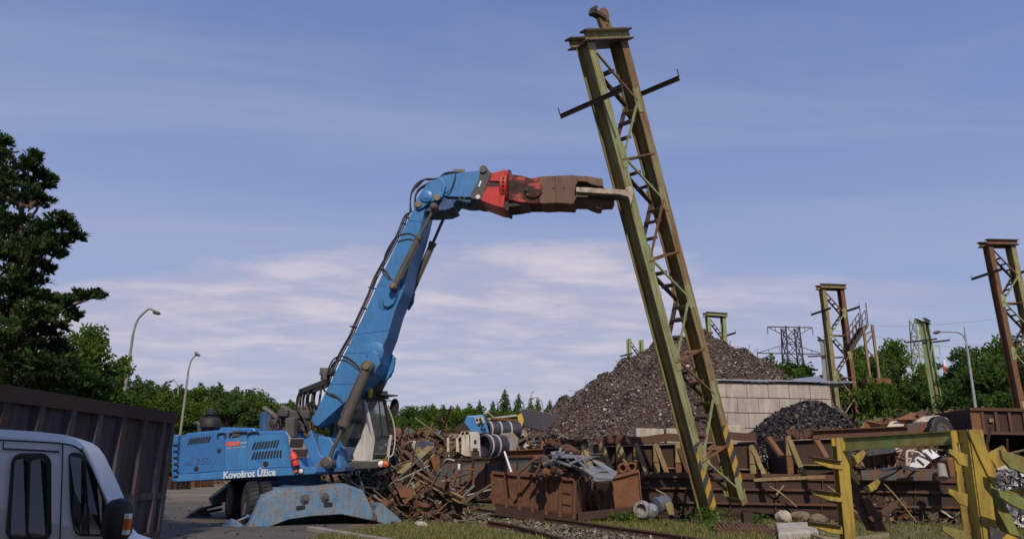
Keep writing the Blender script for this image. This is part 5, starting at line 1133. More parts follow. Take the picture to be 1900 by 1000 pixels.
# teal container pair left
t, *_ = quadbin('steel_skip', 'dark teal and rust open container with a pale label, left of the red-brown skip', 'container', (800,932),(870,930),(793,852),(878,852), 2.4, 'teal', 4, YY=(36.5,36), rim='rustdark', inner='rustdark', ribw=.06)
pn = Plane(_[0]-_[4]*.01, _[4]); b = MB(); b.prism([pn(*p) for p in ((849.5,860),(855,860),(855.5,870),(850,870.5))], -_[4]*.01); b.build('pale_label', M['white'], t)
t, *_ = quadbin('steel_skip', 'dark blue green container in shade directly behind the red-brown skip', 'container', (872,930),(990,928),(874,850),(990,847), 2.4, 'teal', 4, YY=(36.2,35.2), rim='rustdark', inner='rustdark', ribw=.05)
b = MB(); q = G(906,920); b.tube(q, q+V((0,0,.9)), .16, .15, 14); tag(b.build('gas_bottle', M['ygreen']), 'mossy green steel cylinder leaning on the teal container', 'gas bottle')
b = MB(); b.ibeam(PY(939,842,_[0].y-.3), PY(1010,839,_[0].y), .5, .34, t=.04); tag(b.build('steel_beam', M['rustorange']), 'rusty orange beam lying over the dark container behind the skip', 'beam')
b = MB(); a, c = PY(936,838,25.0), PY(949,876,24.4); b.tube(a, c, .035, n=8); tag(b.build('white_pipe', M['white']), 'thin white pipe stuck upright into the red-brown skip', 'pipe')
# low bin under the cab, dirt bins far left
t, *_ = quadbin('steel_skip', 'flat rusty tray lying under the cab left of the scrap tangle', 'tray', (672,925),(772,932),(668,902),(768,905), 2.2, 'bronze', 3, rim='rust', ribw=.06)
t, *_ = quadbin('steel_skip', 'small rusty bin under the yellow painted bar behind the cab', 'skip', (688,902),(742,899),(690,874),(742,872), 1.4, 'rust', 2, rim='rustdark', ribw=.06)
# long trough at the right
TRt = [(1190,878),(1900,894)]
t, A_, B_, C_, D_, nn = quadbin('long_trough', 'very long low rusty trough stretching from the leaning column to the right edge', 'trough', (1186,960),(1960,977),(1190,880),(1960,893), 2.0, 'rustdark', 9, rim='rust', ribw=.04, rimh=.2, ribmat='rustdark')
pn = Plane(A_-nn*.06, nn)
for y0, y1, m in ((904,917,'rust'),(930,944,'rust')):
    b = MB(); b.bar(pn(1186,y0), pn(1960,y1), .12, .07); b.build('side_rail', M[m], t)
for P in ([(1428,902),(1452,917),(1478,940)],[(1535,901),(1560,920),(1590,952)],[(1640,897),(1660,918),(1700,968)],[(1217,908),(1236,918)],[(1455,900),(1440,918)]):
    b = MB(); b.path([Plane(A_-nn*.3, nn)(*p) for p in P], .03, 7, 3); tag(b.build('steel_rod', M['ygold']), {1428:'thin pale rod hanging over the long trough right of the leaning column',1535:'thin pale rod hanging over the trough behind the first yellow rack',1640:'long thin rod leaning on the trough between the two yellow racks',1217:'short pale rod on the trough left of the leaning column',1455:'short rusty rod crossing the pale rod on the trough'}[P[0][0]], 'rod')
# wall of braced bins behind
TY = 29.5
def bracebin(x0, x1, yt0, yt1, yb, label, ribs, Y=TY, matp='rustdark'):
    a, c = PY(x0,yt0,Y), PY(x1,yt1,Y); t = thing('braced_bin', label, 'steel bin', ((a.x+c.x)/2, Y, 0), 'braced steel bins behind the trough')
    b = MB(); b.box(((a.x+c.x)/2,Y,a.z/2),(c.x-a.x,.05,a.z-.04)); b.box(((a.x+c.x)/2,Y+2.2,a.z/2),(c.x-a.x,.05,a.z-.1)); b.box(((a.x+c.x)/2,Y+1.1,.2),(c.x-a.x-.1,2.2,.1)); b.box((a.x+.03,Y+1.1,a.z/2-.1),(.06,2.1,a.z-.2)); b.box((c.x-.03,Y+1.1,c.z/2-.1),(.06,2.1,c.z-.2)); b.build('sheet_wall', M[matp], t)
    b = MB(); n_ = 14
    for i in range(n_):
        p, q = a.lerp(c,i/n_), a.lerp(c,(i+1)/n_); b.bar(p+V((0,-.16,.05*sin(i*1.3))), q+V((0,-.16,.05*sin((i+1)*1.3))), .05, .30)
    b.build('rim', M['rust'], t)
    for yb_, m in ((.36,'ygold'),(1.02,'lamppole')):
        b = MB(); z1 = a.z*(1-yb_) if yb_ < 1 else a.z-.20; b.bar((a.x,Y-.12,z1 if yb_<1 else a.z-.21), (c.x,Y-.12,z1 if yb_<1 else c.z-.21), .16, .035); b.build('lip', M[m], t)
    for i, (px, m1, m2) in enumerate(ribs):
        top_ = PY(px, (yt0+yt1)/2+6, Y-.25); b = MB(); b.bar((top_.x,Y-.2,.1), (top_.x,Y-.2,a.z-.08), .22, .14, (0,1,0)); b.build('rib', M[m1], t)
        b = MB(); b.bar((top_.x+.80,Y-.62,.1), (top_.x+.04,Y-.30,a.z-.22), .17, .09, (0,1,0)); b.build('brace', M[m2], t)
        b = MB(); b.prism([(top_.x-.13,Y-.30,a.z-.75),(top_.x+.22,Y-.30,a.z-.75),(top_.x+.06,Y-.30,a.z-.05),(top_.x-.06,Y-.30,a.z-.05)], (0,.03,0)); b.build('gusset_plate', M['ygold'], t)
    return t
bracebin(1112,1400,818,808,905,'long row of rusty bin wall with pale A shaped braces behind the leaning column',[(1116,'rustorange','ygold'),(1148,'rustorange','ygold'),(1180,'rustorange','ygold'),(1217,'ygold','ygold'),(1257,'rustorange','rust'),(1300,'ygold','ygold'),(1345,'rust','ygold'),(1394,'ygold','ygold')])
bracebin(1012,1090,821,820,880,'short rusty bin wall with one pale brace behind the crushed grey body',[(1083,'ygold','ygold')], TY+1.5)
bracebin(1458,1560,806,802,890,'dark hollow rusty bin between the black pile and the first yellow rack',[(1462,'rustorange','ygold')], TY-1.5)
b = MB(); b.ibeam(PY(1508,806,26.0), PY(1684,798,26.5), .3, .30, t=.035); tag(b.build('steel_beam', M['rust']), 'long rusty brown beam lying across the bins above the first yellow rack', 'beam')
for x0,y0,x1,y1,m,lab in ((1512,812,1534,850,'rustorange','slanting rusty strut under the long brown beam'),(1426,812,1450,846,'rustorange','twisted rusty strip sticking up before the black pile'),(1398,890,1530,884,'ygold','pale angle bar lying level on the trough rim left of the first rack')):
    b = MB(); b.bar(PY(x0,y0,26), PY(x1,y1,25.5), .2, .1); tag(b.build('steel_strip', M[m]), lab, 'steel strip')
# far right rusty container and wreck
t = thing('rusty_container', 'dark rusty ribbed container with an orange rust end panel at the right edge', 'container', (mx(1850,31),31,0)); a, c, q = PY(1797,759,31), PY(1990,759,31), PY(1797,803,31)
b = MB(); b.box(((a.x+c.x)/2,31,(a.z+q.z)/2),(c.x-a.x,.06,a.z-q.z)); b.box(((a.x+c.x)/2,32.2,q.z+.05),(c.x-a.x,2.3,.1)); b.box(((a.x+c.x)/2,33.4,(a.z+q.z)/2),(c.x-a.x,.06,a.z-q.z)); b.box((a.x+.05,32.2,(a.z+q.z)/2),(.1,2.3,a.z-q.z)); b.build('wall', M['rustdark'], t)
b = MB(); x2 = PY(1818,780,31).x; b.box(((a.x+x2)/2,30.95,(a.z+q.z)/2),(x2-a.x,.05,a.z-q.z-.05)); b.build('end_panel', M['rustorange'], t)
b = MB(); b.box(((a.x+c.x)/2,30.9,a.z),(c.x-a.x+.1,.15,.12)); b.build('rim', M['rust'], t); b = MB(); b.box(((a.x+c.x)/2,30.9,q.z),(c.x-a.x+.1,.15,.10)); b.build('bottom_rail', M['rust'], t)
for px in (1821,1846,1871,1898,1925):
    b = MB(); x_ = PY(px,780,31).x; b.box((x_,30.93,(a.z+q.z)/2),(.12,.1,a.z-q.z-.12)); b.build('rib', M['rust'], t)
b = MB(); b.box((PY(1836,780,31).x,30.9,PY(1836,780,31).z),(.18,.06,.14)); b.build('latch_plate', M['ygold'], t)
for xx in (a.x+.6, c.x-.6):
    b = MB(); b.box((xx,32.2,q.z/2),(.3,2.0,q.z)); b.build('support', M['rustdark'], t)
tr_ = thing('wrecked_trailer', 'blue grey wrecked trailer side with a black tyre lying in the scrap at the right', 'trailer', (mx(1715,30),30,0))
b = MB(); b.prism([PY(x,y,30) for x, y in ((1681,806),(1684,786),(1728,781),(1762,778),(1765,800))], (0,.3,0)); b.build('side_panel', M['teal'], tr_, bevel=.02)
b = MB(); b.prism([PY(x,y,30.8) for x, y in ((1700,783),(1716,772),(1742,770),(1760,776),(1755,784))], (0,.6,0)); b.build('crumpled_panel', M['cream'], tr_, bevel=.03)
tyre(PY(1745,798,29.5), V((.25,-1,.1)), .52, .3, tr_, 'wheel')
for P, m, lab in (([(1600,812),(1604,780),(1616,778),(1634,786),(1650,776),(1662,782),(1655,800),(1630,806)],'rustorange','crumpled orange brown sheet with torn edge right of the bright shrub'),([(1640,800),(1652,782),(1672,778),(1684,790),(1676,806)],'cream','pale torn sheet beside the crumpled orange one'),
                  ([(1660,778),(1690,766),(1706,764),(1700,778),(1684,790)],'rustorange','raised orange flap of sheet left of the slender column'),([(1700,766),(1712,758),(1724,778),(1712,782)],'rust','dark bent sheet at the foot of the slender column')):
    b = MB(); b.prism([PY(x,y,31+.3*((i*7)%3)) for i, (x,y) in enumerate(P)], (.05,.12,0)); tag(b.build('crumpled_sheet', M[m], bevel=.01), lab, 'sheet metal')
# ------------------------------------------------------------------ yellow racks in the right foreground
def rk(name, label, px, Y): p = PY(px, 900, Y); return thing(name, label, 'rack', (p.x, Y, 0), 'yellow arm racks')
def slab(pts, Y, th, mat, nm, par, dY=0):
    b = MB(); P = [PY(x,y,Y+(0 if len(q)==0 else q[0])) for x, y, *q in pts]; b.prism(P, (0,th,0)); return b.build(nm, M[mat], par, bevel=.006)
YA = 14.0; ra = rk('cantilever_rack', 'nearer left yellow rack frame with three stubby arms and a dark diagonal brace', 1555, YA)
po = PY(1556,812,YA); b = MB(); b.ibeam((po.x,YA,0), po, .20, .22, (0,1,0), .03); b.build('upright', M['ycol'], ra)
for y0 in (848, 908.5, 968):
    slab([(1508 if y0<960 else 1500,y0),(1563,y0+9),(1564,y0+23),(1540,y0+20),(1524,y0+14),(1509 if y0<960 else 1501,y0+8)], YA-.13, .06, 'ycol', 'arm', ra)
    slab([(1507 if y0<960 else 1499,y0-2.5),(1563,y0+6.5),(1563,y0+8.6),(1507 if y0<960 else 1499,y0)], YA-.20, .2, 'tower_dark', 'arm_top', ra)
slab([(1553,826),(1562,832),(1602,925),(1628,985),(1618,985),(1590,925),(1558,850)], YA+.1, .22, 'tower_dark', 'diagonal_brace', ra)
slab([(1600,925),(1612,922),(1640,965),(1650,985),(1626,986)], YA+.02, .1, 'rust', 'brace_web', ra)
slab([(1567,858),(1603,834),(1608,841),(1598,856),(1574,870)], YA-.05, .06, 'ycol', 'arm', ra)
slab([(1570,874),(1582,870),(1596,895),(1594,900)], YA-.02, .05, 'ycol', 'web_plate', ra)
slab([(1603,906),(1630,888),(1634,894),(1628,906),(1612,915)], YA-.05, .06, 'ycol', 'arm', ra)
slab([(1612,960),(1668,928),(1664,942),(1645,955),(1620,968)], YA-.05, .06, 'rust', 'arm', ra)
YB = 11.6; rb_ = rk('cantilever_rack', 'bright yellow rack post at the right with three arms and hazard striped foot', 1808, YB)
pb = PY(1809,797,YB); b = MB(); b.box((pb.x,YB,pb.z/2),(.21,.05,pb.z)); b.box((pb.x-.11,YB+.12,pb.z/2),(.03,.24,pb.z)); b.box((pb.x-.19,YB+.25,pb.z/2),(.10,.03,pb.z)); b.build('upright', M['ycol'], rb_)
for y0, x0 in ((832,1762),(905.5,1760),(975,1749)):
    slab([(x0,y0),(1796,y0+11),(1796,y0+34),(1780,y0+29),(x0+10,y0+16),(x0,y0+9)], YB-.08, .05, 'ycol' if y0 < 960 else 'ygreen', 'arm', rb_)
slab([(1797,799),(1817,797),(1824,812),(1836,845),(1848,870),(1848,905),(1838,890),(1818,850),(1806,822)], YB-.06, .05, 'ycol', 'gusset', rb_)
slab([(1822,868),(1830,872),(1872,945),(1900,1010),(1884,1010),(1850,945)], YB+.1, .2, 'ygreen', 'diagonal_brace', rb_)
slab([(1832,842),(1862,826),(1868,836),(1876,858),(1850,868)], YB+.02, .05, 'ycol', 'arm', rb_)
slab([(1857,834),(1990,874),(1990,912),(1875,868),(1860,850)], YB-.5, .06, 'ygreen', 'side_beam', rb_)
slab([(1852,908),(1990,950),(1990,985),(1880,938),(1856,922)], YB-.5, .06, 'ygreen', 'side_beam', rb_)
slab([(1864,910),(1905,902),(1905,920),(1885,918)], YB-.2, .05, 'ycol', 'arm', rb_)
slab([(1836,976),(1990,1040),(1990,1075),(1838,1000)], YB-.6, .06, 'hazard', 'striped_foot', rb_)
b = MB(); p, q = PY(1549,814,YA+.1), PY(1795,799,YB+.1); p2, q2 = PY(1549,836,YA+.1), PY(1795,820,YB+.1)
b.prism([p,q,q2,p2], (0,.02,0)); b.prism([p+V((0,-.08,0)),q+V((0,-.08,0)),q+V((0,-.08,.02)),p+V((0,-.08,.02))], (0,.2,0)); b.prism([p2+V((0,-.08,0)),q2+V((0,-.08,0)),q2+V((0,-.08,-.02)),p2+V((0,-.08,-.02))], (0,.2,0))
tag(b.build('channel_beam', M['ygreen']), 'green and yellow channel beam joining the tops of the two racks', 'beam')
for P, lab in (([(1500,992),(1560,1002),(1650,990),(1650,1000),(1560,1012)],'rusty plate lying at the foot of the left rack'),):
    b = MB(); b.prism([G(x,y,.1) for x, y in P], (0,0,.04)); tag(b.build('steel_plate', M['ygold']), lab, 'steel plate')
# ------------------------------------------------------------------ scrap lying in the trough
def hull(name, label, cat, pts, Y, th, mat, parts=(), bevel=.01):
    t = thing(name, label, cat, (mx(pts[0][0],Y),Y,0)); return t
TYr = 27.5
t = thing('scrap_bin', 'reddish ribbed bin with a whitish worn rim behind the first yellow rack', 'steel bin', (mx(1640,TYr),TYr,0))
b = MB(); b.prism([PY(x,y,TYr) for x, y in ((1598,850),(1612,838),(1690,832),(1690,872),(1610,873))], (0,.05,0)); b.build('wall', M['rust'], t); b = MB(); b.prism([PY(x,y,TYr+1.5) for x, y in ((1612,834),(1700,826),(1700,860),(1620,860))], (0,.05,0)); b.build('wall', M['rust'], t)
b = MB(); b.bar(PY(1608,841,TYr-.1), PY(1672,832,TYr-.1), .1, .18); b.build('rim', M['cream'], t)
for px in (1620,1646,1660): b = MB(); b.bar(PY(px,845,TYr-.05), PY(px+3,872,TYr-.05), .07, .06); b.build('rib', M['bronze'], t)
b = MB(); b.prism([PY(x,y,TYr-1) for x, y in ((1597,872),(1740,869),(1738,891),(1600,890))], (0,.08,0)); tag(b.build('steel_trough', M['teal']), 'dark blue painted steel trough lying along the rim of the long trough', 'trough')
t = thing('white_basin', 'white metal cabinet tipped on its corner in the scrap', 'cabinet', (mx(1712,26.6),26.6,0))
def tb(P, th=(0,.06,0), m='white', nm='panel'): b = MB(); b.prism([PY(x,y,26.6+(q[0] if q else 0)) for x, y, *q in P], th); return b.build(nm, M[m], t, bevel=.01)
tb([(1687,864),(1714,834),(1731,852),(1716,867),(1690,868)], nm='shell'); tb([(1714,834),(1727,832,.6),(1744,846,.6),(1731,852)], (0,.05,0), nm='side'); tb([(1715,838),(1730,852),(1727,856),(1719,850)], (0,-.03,0), 'grey', 'recess'); tb([(1700,852),(1702,850),(1715,861),(1713,863)], (0,-.05,0), 'grey', 'recess')
b = MB(); b.path([PY(x,y,26.3) for x, y in ((1683,866),(1682,848),(1683,838),(1690,836),(1706,840))], .045, 8, 3); b.path([PY(x,y,26.5) for x, y in ((1686,862),(1690,850),(1694,836),(1700,834),(1710,838))], .04, 8, 3); b.bar(PY(1683,850,26.3), PY(1689,850,26.5), .05, .05); tag(b.build('tube_frame', M['cream']), 'bent cream tube frame left of the white cabinet', 'tube frame')
b = MB(); b.prism([PY(x,y,25.5) for x, y in ((1758,852),(1766,847),(1782,852),(1786,870),(1783,886),(1764,887))], (0,.5,0)); tag(b.build('rusty_box', M['rustorange'], bevel=.05), 'orange rusty upright box just left of the bright yellow post', 'steel box')
b = MB(); b.tube(PY(1750,887,25.3), PY(1746,862,25.5), .16, .13, 12); tag(b.build('stump', M['lamppole']), 'pale grey upright stub beside the orange rusty box', 'post')
b = MB(); b.prism([PY(x,y,27) for x, y in ((1845,862),(1862,852),(1880,860),(1884,872),(1850,872))], (0,.4,0)); tag(b.build('white_sheet', M['cream'], bevel=.02), 'cream white sheet showing under the green arm at the right edge', 'sheet metal')
b = MB(); b.bar(PY(1777,821,27), PY(1790,856,26.5), .10,.08); tag(b.build('pale_bar', M['galv']), 'pale grey bar leaning behind the left arm of the bright yellow post', 'bar')
b = MB(); b.sheet([PY(1632,868,26),PY(1672,864,26.3),PY(1676,868,26.6),PY(1640,874,26)], .04); b.sheet([PY(1676,862,26),PY(1704,868,26.2),PY(1706,873,26),PY(1690,872,25.8)], .04); tag(b.build('dark_sheet', M['drum']), 'dark folded sheets lying before the white cabinet', 'sheet metal')
# ------------------------------------------------------------------ ridges of mixed scrap
def crumple(b, p, s):
    n = 4; a = rnd_dir(); c = a.orthogonal().normalized(); c = Quaternion(a, random.uniform(0,6.28)) @ c; e = a.cross(c); ax_ = random.uniform(.4,1); vs = []; cur = random.uniform(-1.2,1.2)
    for i in range(n+1):
        for j in range(n+1):
            x, y = (i/n-.5)*s, (j/n-.5)*s*ax_; vs.append(p+c*x+e*y+a*(cur*x*x/s+random.gauss(0,.045)*s))
    b.add(vs, [[i*(n+1)+j, i*(n+1)+j+1, (i+1)*(n+1)+j+1, (i+1)*(n+1)+j] for i in range(n) for j in range(n) if random.random() > .08])
def ridge(name, label, top, Y, thick, n, mat, smin=.05, smax=.3, elong=2.5, bars=0, core='rustdark', seed=1, cat='scrap pile', barmat=None, barlen=(.6,1.8)):
    random.seed(seed); xs = [PY(x,y,Y) for x, y in top]; b = MB(); m_ = []
    for p in xs: m_.append((V((p.x,Y-thick,0)), V((p.x,Y-thick*.45,p.z*.62)), V((p.x,Y,max(.05,p.z-.12))), V((p.x,Y+thick,0))))
    vs = [q for r in m_ for q in r]; fs = []
    for i in range(len(m_)-1):
        for j in range(3): fs.append([i*4+j,(i+1)*4+j,(i+1)*4+j+1,i*4+j+1])
    b.add(vs, fs); b.k = 1
    def fn():
        i = random.randrange(len(xs)-1); f = random.random(); p = xs[i].lerp(xs[i+1], f); k = random.random()
        if k < .5: a_, z_ = k/.5, 0; q = V((p.x, Y-thick+thick*.55*a_, p.z*.62*a_))
        else: a_ = (k-.5)/.5; q = V((p.x, Y-thick*.45+thick*.45*a_, p.z*(.62+.38*a_)))
        return q+V((random.uniform(-.1,.1),random.uniform(-.1,.1),random.uniform(-.08,.08))), V((0,-.7,.7))
    chips_on(b, fn, int(n*.8), smin, smax, elong, .15)
    for _ in range(n//22): p_, q_ = fn(); crumple(b, p_, random.uniform(.25,.75))
    b.k = 2
    for _ in range(bars):
        p, _n = fn(); d = V((random.uniform(-1,1), random.uniform(-.5,.3), random.uniform(-.7,.7))).normalized(); l_ = random.uniform(*barlen); q = p+d*l_
        if q.z < .05: q.z = .05
        w_ = random.uniform(.03,.12)
        if random.random() < .5: b.bar(p, q, w_, w_*random.uniform(.3,1))
        else: b.path([p, p.lerp(q,.35)+rnd_dir()*.18*l_, p.lerp(q,.7)+rnd_dir()*.18*l_, q], w_*.35, 6, 3)
    return tag(b.build(name, [M[core], M[mat], M[barmat or mat]]), label, cat, kind='stuff')
ridge('scrap_pile', 'tangled pile of thin rusty bars and sticks between the cab and the teal container', [(640,905),(668,884),(700,868),(728,848),(748,842),(782,846),(794,868),(810,892),(835,915),(850,926)], 27.0, 2.6, 9000, 'woodscrap', .03, .16, 9, 420, barmat='woodscrap', barlen=(.3,1.3), seed=2)
ridge('scrap_pile', 'mixed rusty scrap in front of the tangled pile, down to the rail', [(650,906),(680,900),(720,900),(760,897),(790,908),(825,920),(850,928)], 24.6, 1.3, 3000, 'mixscrap', .03, .2, 5, 110, seed=3)
ridge('scrap_pile', 'rusty scrap heaped in front of the distant middle trees', [(720,806),(745,802),(770,806),(800,800),(820,806),(850,812),(900,816),(960,812),(1000,806)], 42, 3, 3400, 'mixscrap', .1, .5, 3, 60, seed=4, barlen=(1,3))
ridge('scrap_pile', 'low dark scrap along the foot of the long trough and the wall bins', [(1150,880),(1250,872),(1400,862),(1500,850),(1600,846),(1700,846),(1800,846),(1920,850)], 30.5, 2.2, 7000, 'mixscrap', .04, .2, 4, 120, seed=5)
ridge('scrap_pile', 'jumbled scrap in front of the dark trees at the right', [(1590,785),(1640,780),(1690,774),(1720,768),(1760,766),(1800,764),(1900,766)], 34.5, 2.5, 5000, 'mixscrap', .05, .3, 3, 80, seed=6)
ridge('scrap_pile', 'scrap filling the long trough under the white cabinet', [(1590,884),(1640,872),(1680,868),(1720,866),(1760,856),(1800,862),(1840,868),(1900,866),(1960,868)], 27.6, .8, 5000, 'mixscrap', .03, .2, 4, 80, seed=7)
ridge('scrap_pile', 'dark scrap spilling under the black pile towards the trough', [(1396,870),(1420,842),(1450,846),(1475,870)], 30.2, .5, 1500, 'blackchips', .05, .2, 3, 20, seed=8)
ridge('scrap_pile', 'row of low scrap seen under the hood of the blue machine', [(330,898),(360,890),(400,893),(440,889),(500,888),(560,884),(640,880)], 62, 2, 1500, 'mixscrap', .1, .5, 3, 20, seed=9)
ridge('white_scrap', 'bright shredded white scrap at the right edge under the green arm', [(1840,876),(1860,872),(1900,872),(1960,874)], 25.9, .5, 1500, 'silver', .02, .09, 4, 0, seed=10)
# red and grey bins far behind under the hood
for i, (x0,x1,yt,yb,m,lab) in enumerate(((360,395,886,904,'bronze','small red bin far behind under the hood of the machine'),(450,512,881,891,'bronze','low red bin under the lettered skirt of the machine'),(326,352,889,908,'rustdark','dark wheeled box between container and red bin'))):
    quadbin('small_bin', lab, 'bin', (x0,yb),(x1,yb-1),(x0,yt),(x1,yt-1), 2.0, m, 3, ribw=.08)
# ---- mid-left scrap: tanks, blue box, white housings
def px_prism(name, label, cat, pts, Y, th, mat, bevel=.02): b = MB(); b.prism([PY(x,y,Y) for x, y in pts], (0,th,0)); return tag(b.build(name, M[mat], bevel=bevel), label, cat)
def tank(name, label, x0, x1, y0, y1, Y, cols, yaw=.15):
    p0, p1 = PY(x0,(y0+y1)/2,Y), PY(x1,(y0+y1)/2,Y+.8); r = (PY(x0,y0,Y).z-PY(x0,y1,Y).z)/2; d = (p1-p0).normalized(); Lk = (p1-p0).length; t = thing(name, label, 'tank', (p0.x,Y,max(0,p0.z-r)))
    b = MB(); b.lathe(p0, d, [(r*.9,.0),(r,.02),(r,Lk),(0,Lk)], 30); b.lathe(p0, d, [(r*.9,0),(r*.88,.3),(0,.3)], 30); b.build('shell', M['drum'], t)
    for c in cols: b = MB(); b.lathe(p0+d*Lk*c, d, [(r+.005,0),(r+.03,.02),(r+.03,.07),(r+.005,.09)], 30); b.build('hoop', M['lime'], t)
    return t, p0, d, r
tank('drum_tank', 'dark drum with pale hoops behind the teal container, below the blue box', 897, 932, 806, 848, 34, (.12,.5))
tank('drum_tank', 'dark drum with pale hoops right of the blue perforated box', 903, 962, 782, 812, 38, (.06,.35,.66))
bx = thing('blue_machine_box', 'blue perforated steel box standing tilted over the dark drum', 'machine part', (mx(885,37),37,0))
b = MB(); b.prism([PY(x,y,36.6) for x, y in ((861,784),(866,771),(898,769),(908,804),(876,806))], (0,1.0,0)); bb = b.build('housing', M['blue'], bx, bevel=.06)
b = MB(); b.prism([PY(x,y,36.55) for x, y in ((880,774),(896,773),(900,784),(884,786))], (0,.04,0)); b.build('face_plate', M['lime'], bx)
for x, y in ((885,778),(891,777.5),(889,786),(895,786),(894,794),(899,795),(896,803),(901,803),(893,782)):
    b = MB(); b.tube(PY(x,y,36.5), PY(x,y,36.7), .06, n=10); b.build('hole', M['black'], bx)
wh = thing('white_machine_housing', 'torn white machine housing with ragged openings before the dark drum', 'machine part', (mx(865,33),33,0))
for P, m, th in (([(856,802),(862,800),(864,846),(856,842)],'cream',.5),([(863,800),(870,800),(872,846),(864,846)],'cream',.7),([(872,806),(890,806),(892,846),(873,846)],'cabwhite',.2),([(846,812),(850,812),(852,838),(846,838)],'cream',.3),([(848,814),(856,800),(888,801),(889,806),(860,806)],'cream',.6),([(829,812),(833,810),(834,838),(829,838)],'cream',.3)):
    b = MB(); b.prism([PY(x,y,33) for x, y in P], (0,th,0)); b.build('panel', M[m], wh, bevel=.01)
b = MB(); b.prism([PY(x,y,32.95) for x, y in ((874,836),(889,836),(890,846),(875,846))], (0,.1,0)); b.build('opening', M['rustdark'], wh)
for x, y in ((880,833),(884,833),(882,818)):
    b = MB(); b.tube(PY(x,y,32.9), PY(x,y,33.05), .06, n=10); b.build('hole', M['black'], wh)
px_prism('cream_tank_half', 'cream curved steel tub with rust stains left of the white housing', 'tub', [(752,822),(757,818),(780,817),(800,819),(801,838),(780,840),(762,840)], 31.5, 1.2, 'cream', .05)
px_prism('rusty_hopper', 'brown triangular hopper sheet standing left of the blue box', 'hopper', [(841,802),(850,788),(862,783),(874,800),(868,803)], 38.5, .8, 'rustdark')
px_prism('rusty_container', 'low reddish container side between cab handrail and cream tub', 'container', [(727,805),(770,803),(802,806),(802,826),(727,830)], 44, 1.5, 'bronze')
px_prism('yellow_board', 'pale yellow board lying on the reddish container', 'board', [(727,801),(762,797),(762,801),(727,805)], 43.9, 1.2, 'cream')
px_prism('brown_board', 'smooth brown board leaning between the drum and the scrap heap', 'board', [(928,804),(952,802),(962,812),(958,838),(946,846),(936,846),(931,826)], 36, .3, 'lamppole', .02)
px_prism('speckled_sheet', 'large dark speckled tipped panel above the drums', 'sheet metal', [(962,762),(975,758),(1010,764),(1040,772),(1010,800),(970,790)], 46, .6, 'drum')
px_prism('yellow_fitting', 'yellow stained fitting hanging at the tipped panel', 'machine part', [(960,770),(968,766),(972,780),(968,792),(962,784)], 45.5, .3, 'yellow')
for i, (x0,y0,x1,y1,m) in enumerate(((903,764,915,776,'lime'),(900,766,906,762,'lime'),(905,777,958,770,'lime'),(905,780,950,778,'rust'),(910,776,958,780,'rustorange'),(915,779,945,772,'rust'))):
    b = MB(); b.bar(PY(x0,y0,38.5), PY(x1,y1,39.5), .14, .10); tag(b.build('steel_bar', M[m]), ('pale bent bar rising from the blue box','short pale bar end over the blue box','long pale bar lying on the dark drum','rusty bar lying lowest on the dark drum','orange bar crossing on the dark drum','middle rusty bar on the dark drum')[i], 'bar')
# big beams in the tangle
for i, (x0,y0,x1,y1,Y0b,Y1b,w_,m) in enumerate(((800,835,745,885,26.5,24.6,.30,'ygold'),(718,868,752,930,26,23.0,.26,'rust'),(748,840,840,925,26,23.4,.22,'rust'),(770,880,858,928,24.8,23.2,.18,'ygold'),(696,872,740,905,26,24.4,.14,'rust'),(728,836,745,880,26,24.8,.12,'rustdark'),(700,880,775,850,25,25.4,.10,'ygold'))):
    b = MB(); b.ibeam(PY(x0,y0,Y0b), PY(x1,y1,Y1b), w_, w_, t=.02); tag(b.build('steel_beam', M[m]), ('thick yellowish beam slanting down left through the tangle','rusty beam slanting down right beside the outrigger','rusty beam crossing the tangle from upper left to the rail','pale beam lying low at the right end of the tangle','thin rusty beam behind the front lamp of the cab','thin dark beam standing in the tangle','thin pale bar crossing the middle of the tangle')[i], 'beam')
px_prism('rusty_plate', 'bright orange brown steel plate standing on edge at the front of the tangle', 'steel plate', [(738,908),(762,902),(768,918),(752,936),(744,924)], 23.0, .03, 'rustorange', 0)
px_prism('rusty_plate', 'brown triangular plate leaning on the teal container', 'steel plate', [(798,848),(815,845),(817,880),(806,872)], 25.6, .03, 'rustorange', 0)
# ------------------------------------------------------------------ drums, boulders, small debris in front
t = thing('torn_tank', 'pale grey torn tank end lying in the grass right of the wheel rim', 'tank', PY(1200,957,24.4)); o_ = PY(1192,946,24.4); b = MB(); b.lathe(o_, V((-.45,-.85,.2)), [(.20,-.28),(.26,-.26),(.29,-.1),(.29,.08),(.25,.14),(.17,.15),(.15,.0),(0,-.02)], 24); b.build('shell', M['dirtygrey'], t)
b = MB(); b.lathe(o_+V((.30,-.12,.02)), V((.3,-.85,.25)), [(.22,-.05),(.19,.02),(.08,.08),(.06,.12),(0,.12)], 18); b.build('end_cap', M['sheetmetal'], t)
b = MB(); o_ = PY(1218,938,24.9); b.lathe(o_, V((.75,.5,.2)), [(.0,-.05),(.24,0),(.27,.06),(.24,.2),(.27,.34),(.22,.5),(0,.52)], 18); tag(b.build('crumpled_barrel', M['dirtyblue']), 'bluish crumpled barrel beside the pale torn tank', 'barrel')
b = MB(); b.prism([PY(x,y,22.6) for x, y in ((1234,935),(1243,930),(1249,935),(1252,956),(1241,955))], (0,.15,0)); tag(b.build('bent_plate', M['ygold'], bevel=.02), 'pale bent plate standing left of the column foot', 'steel plate')
random.seed(17)
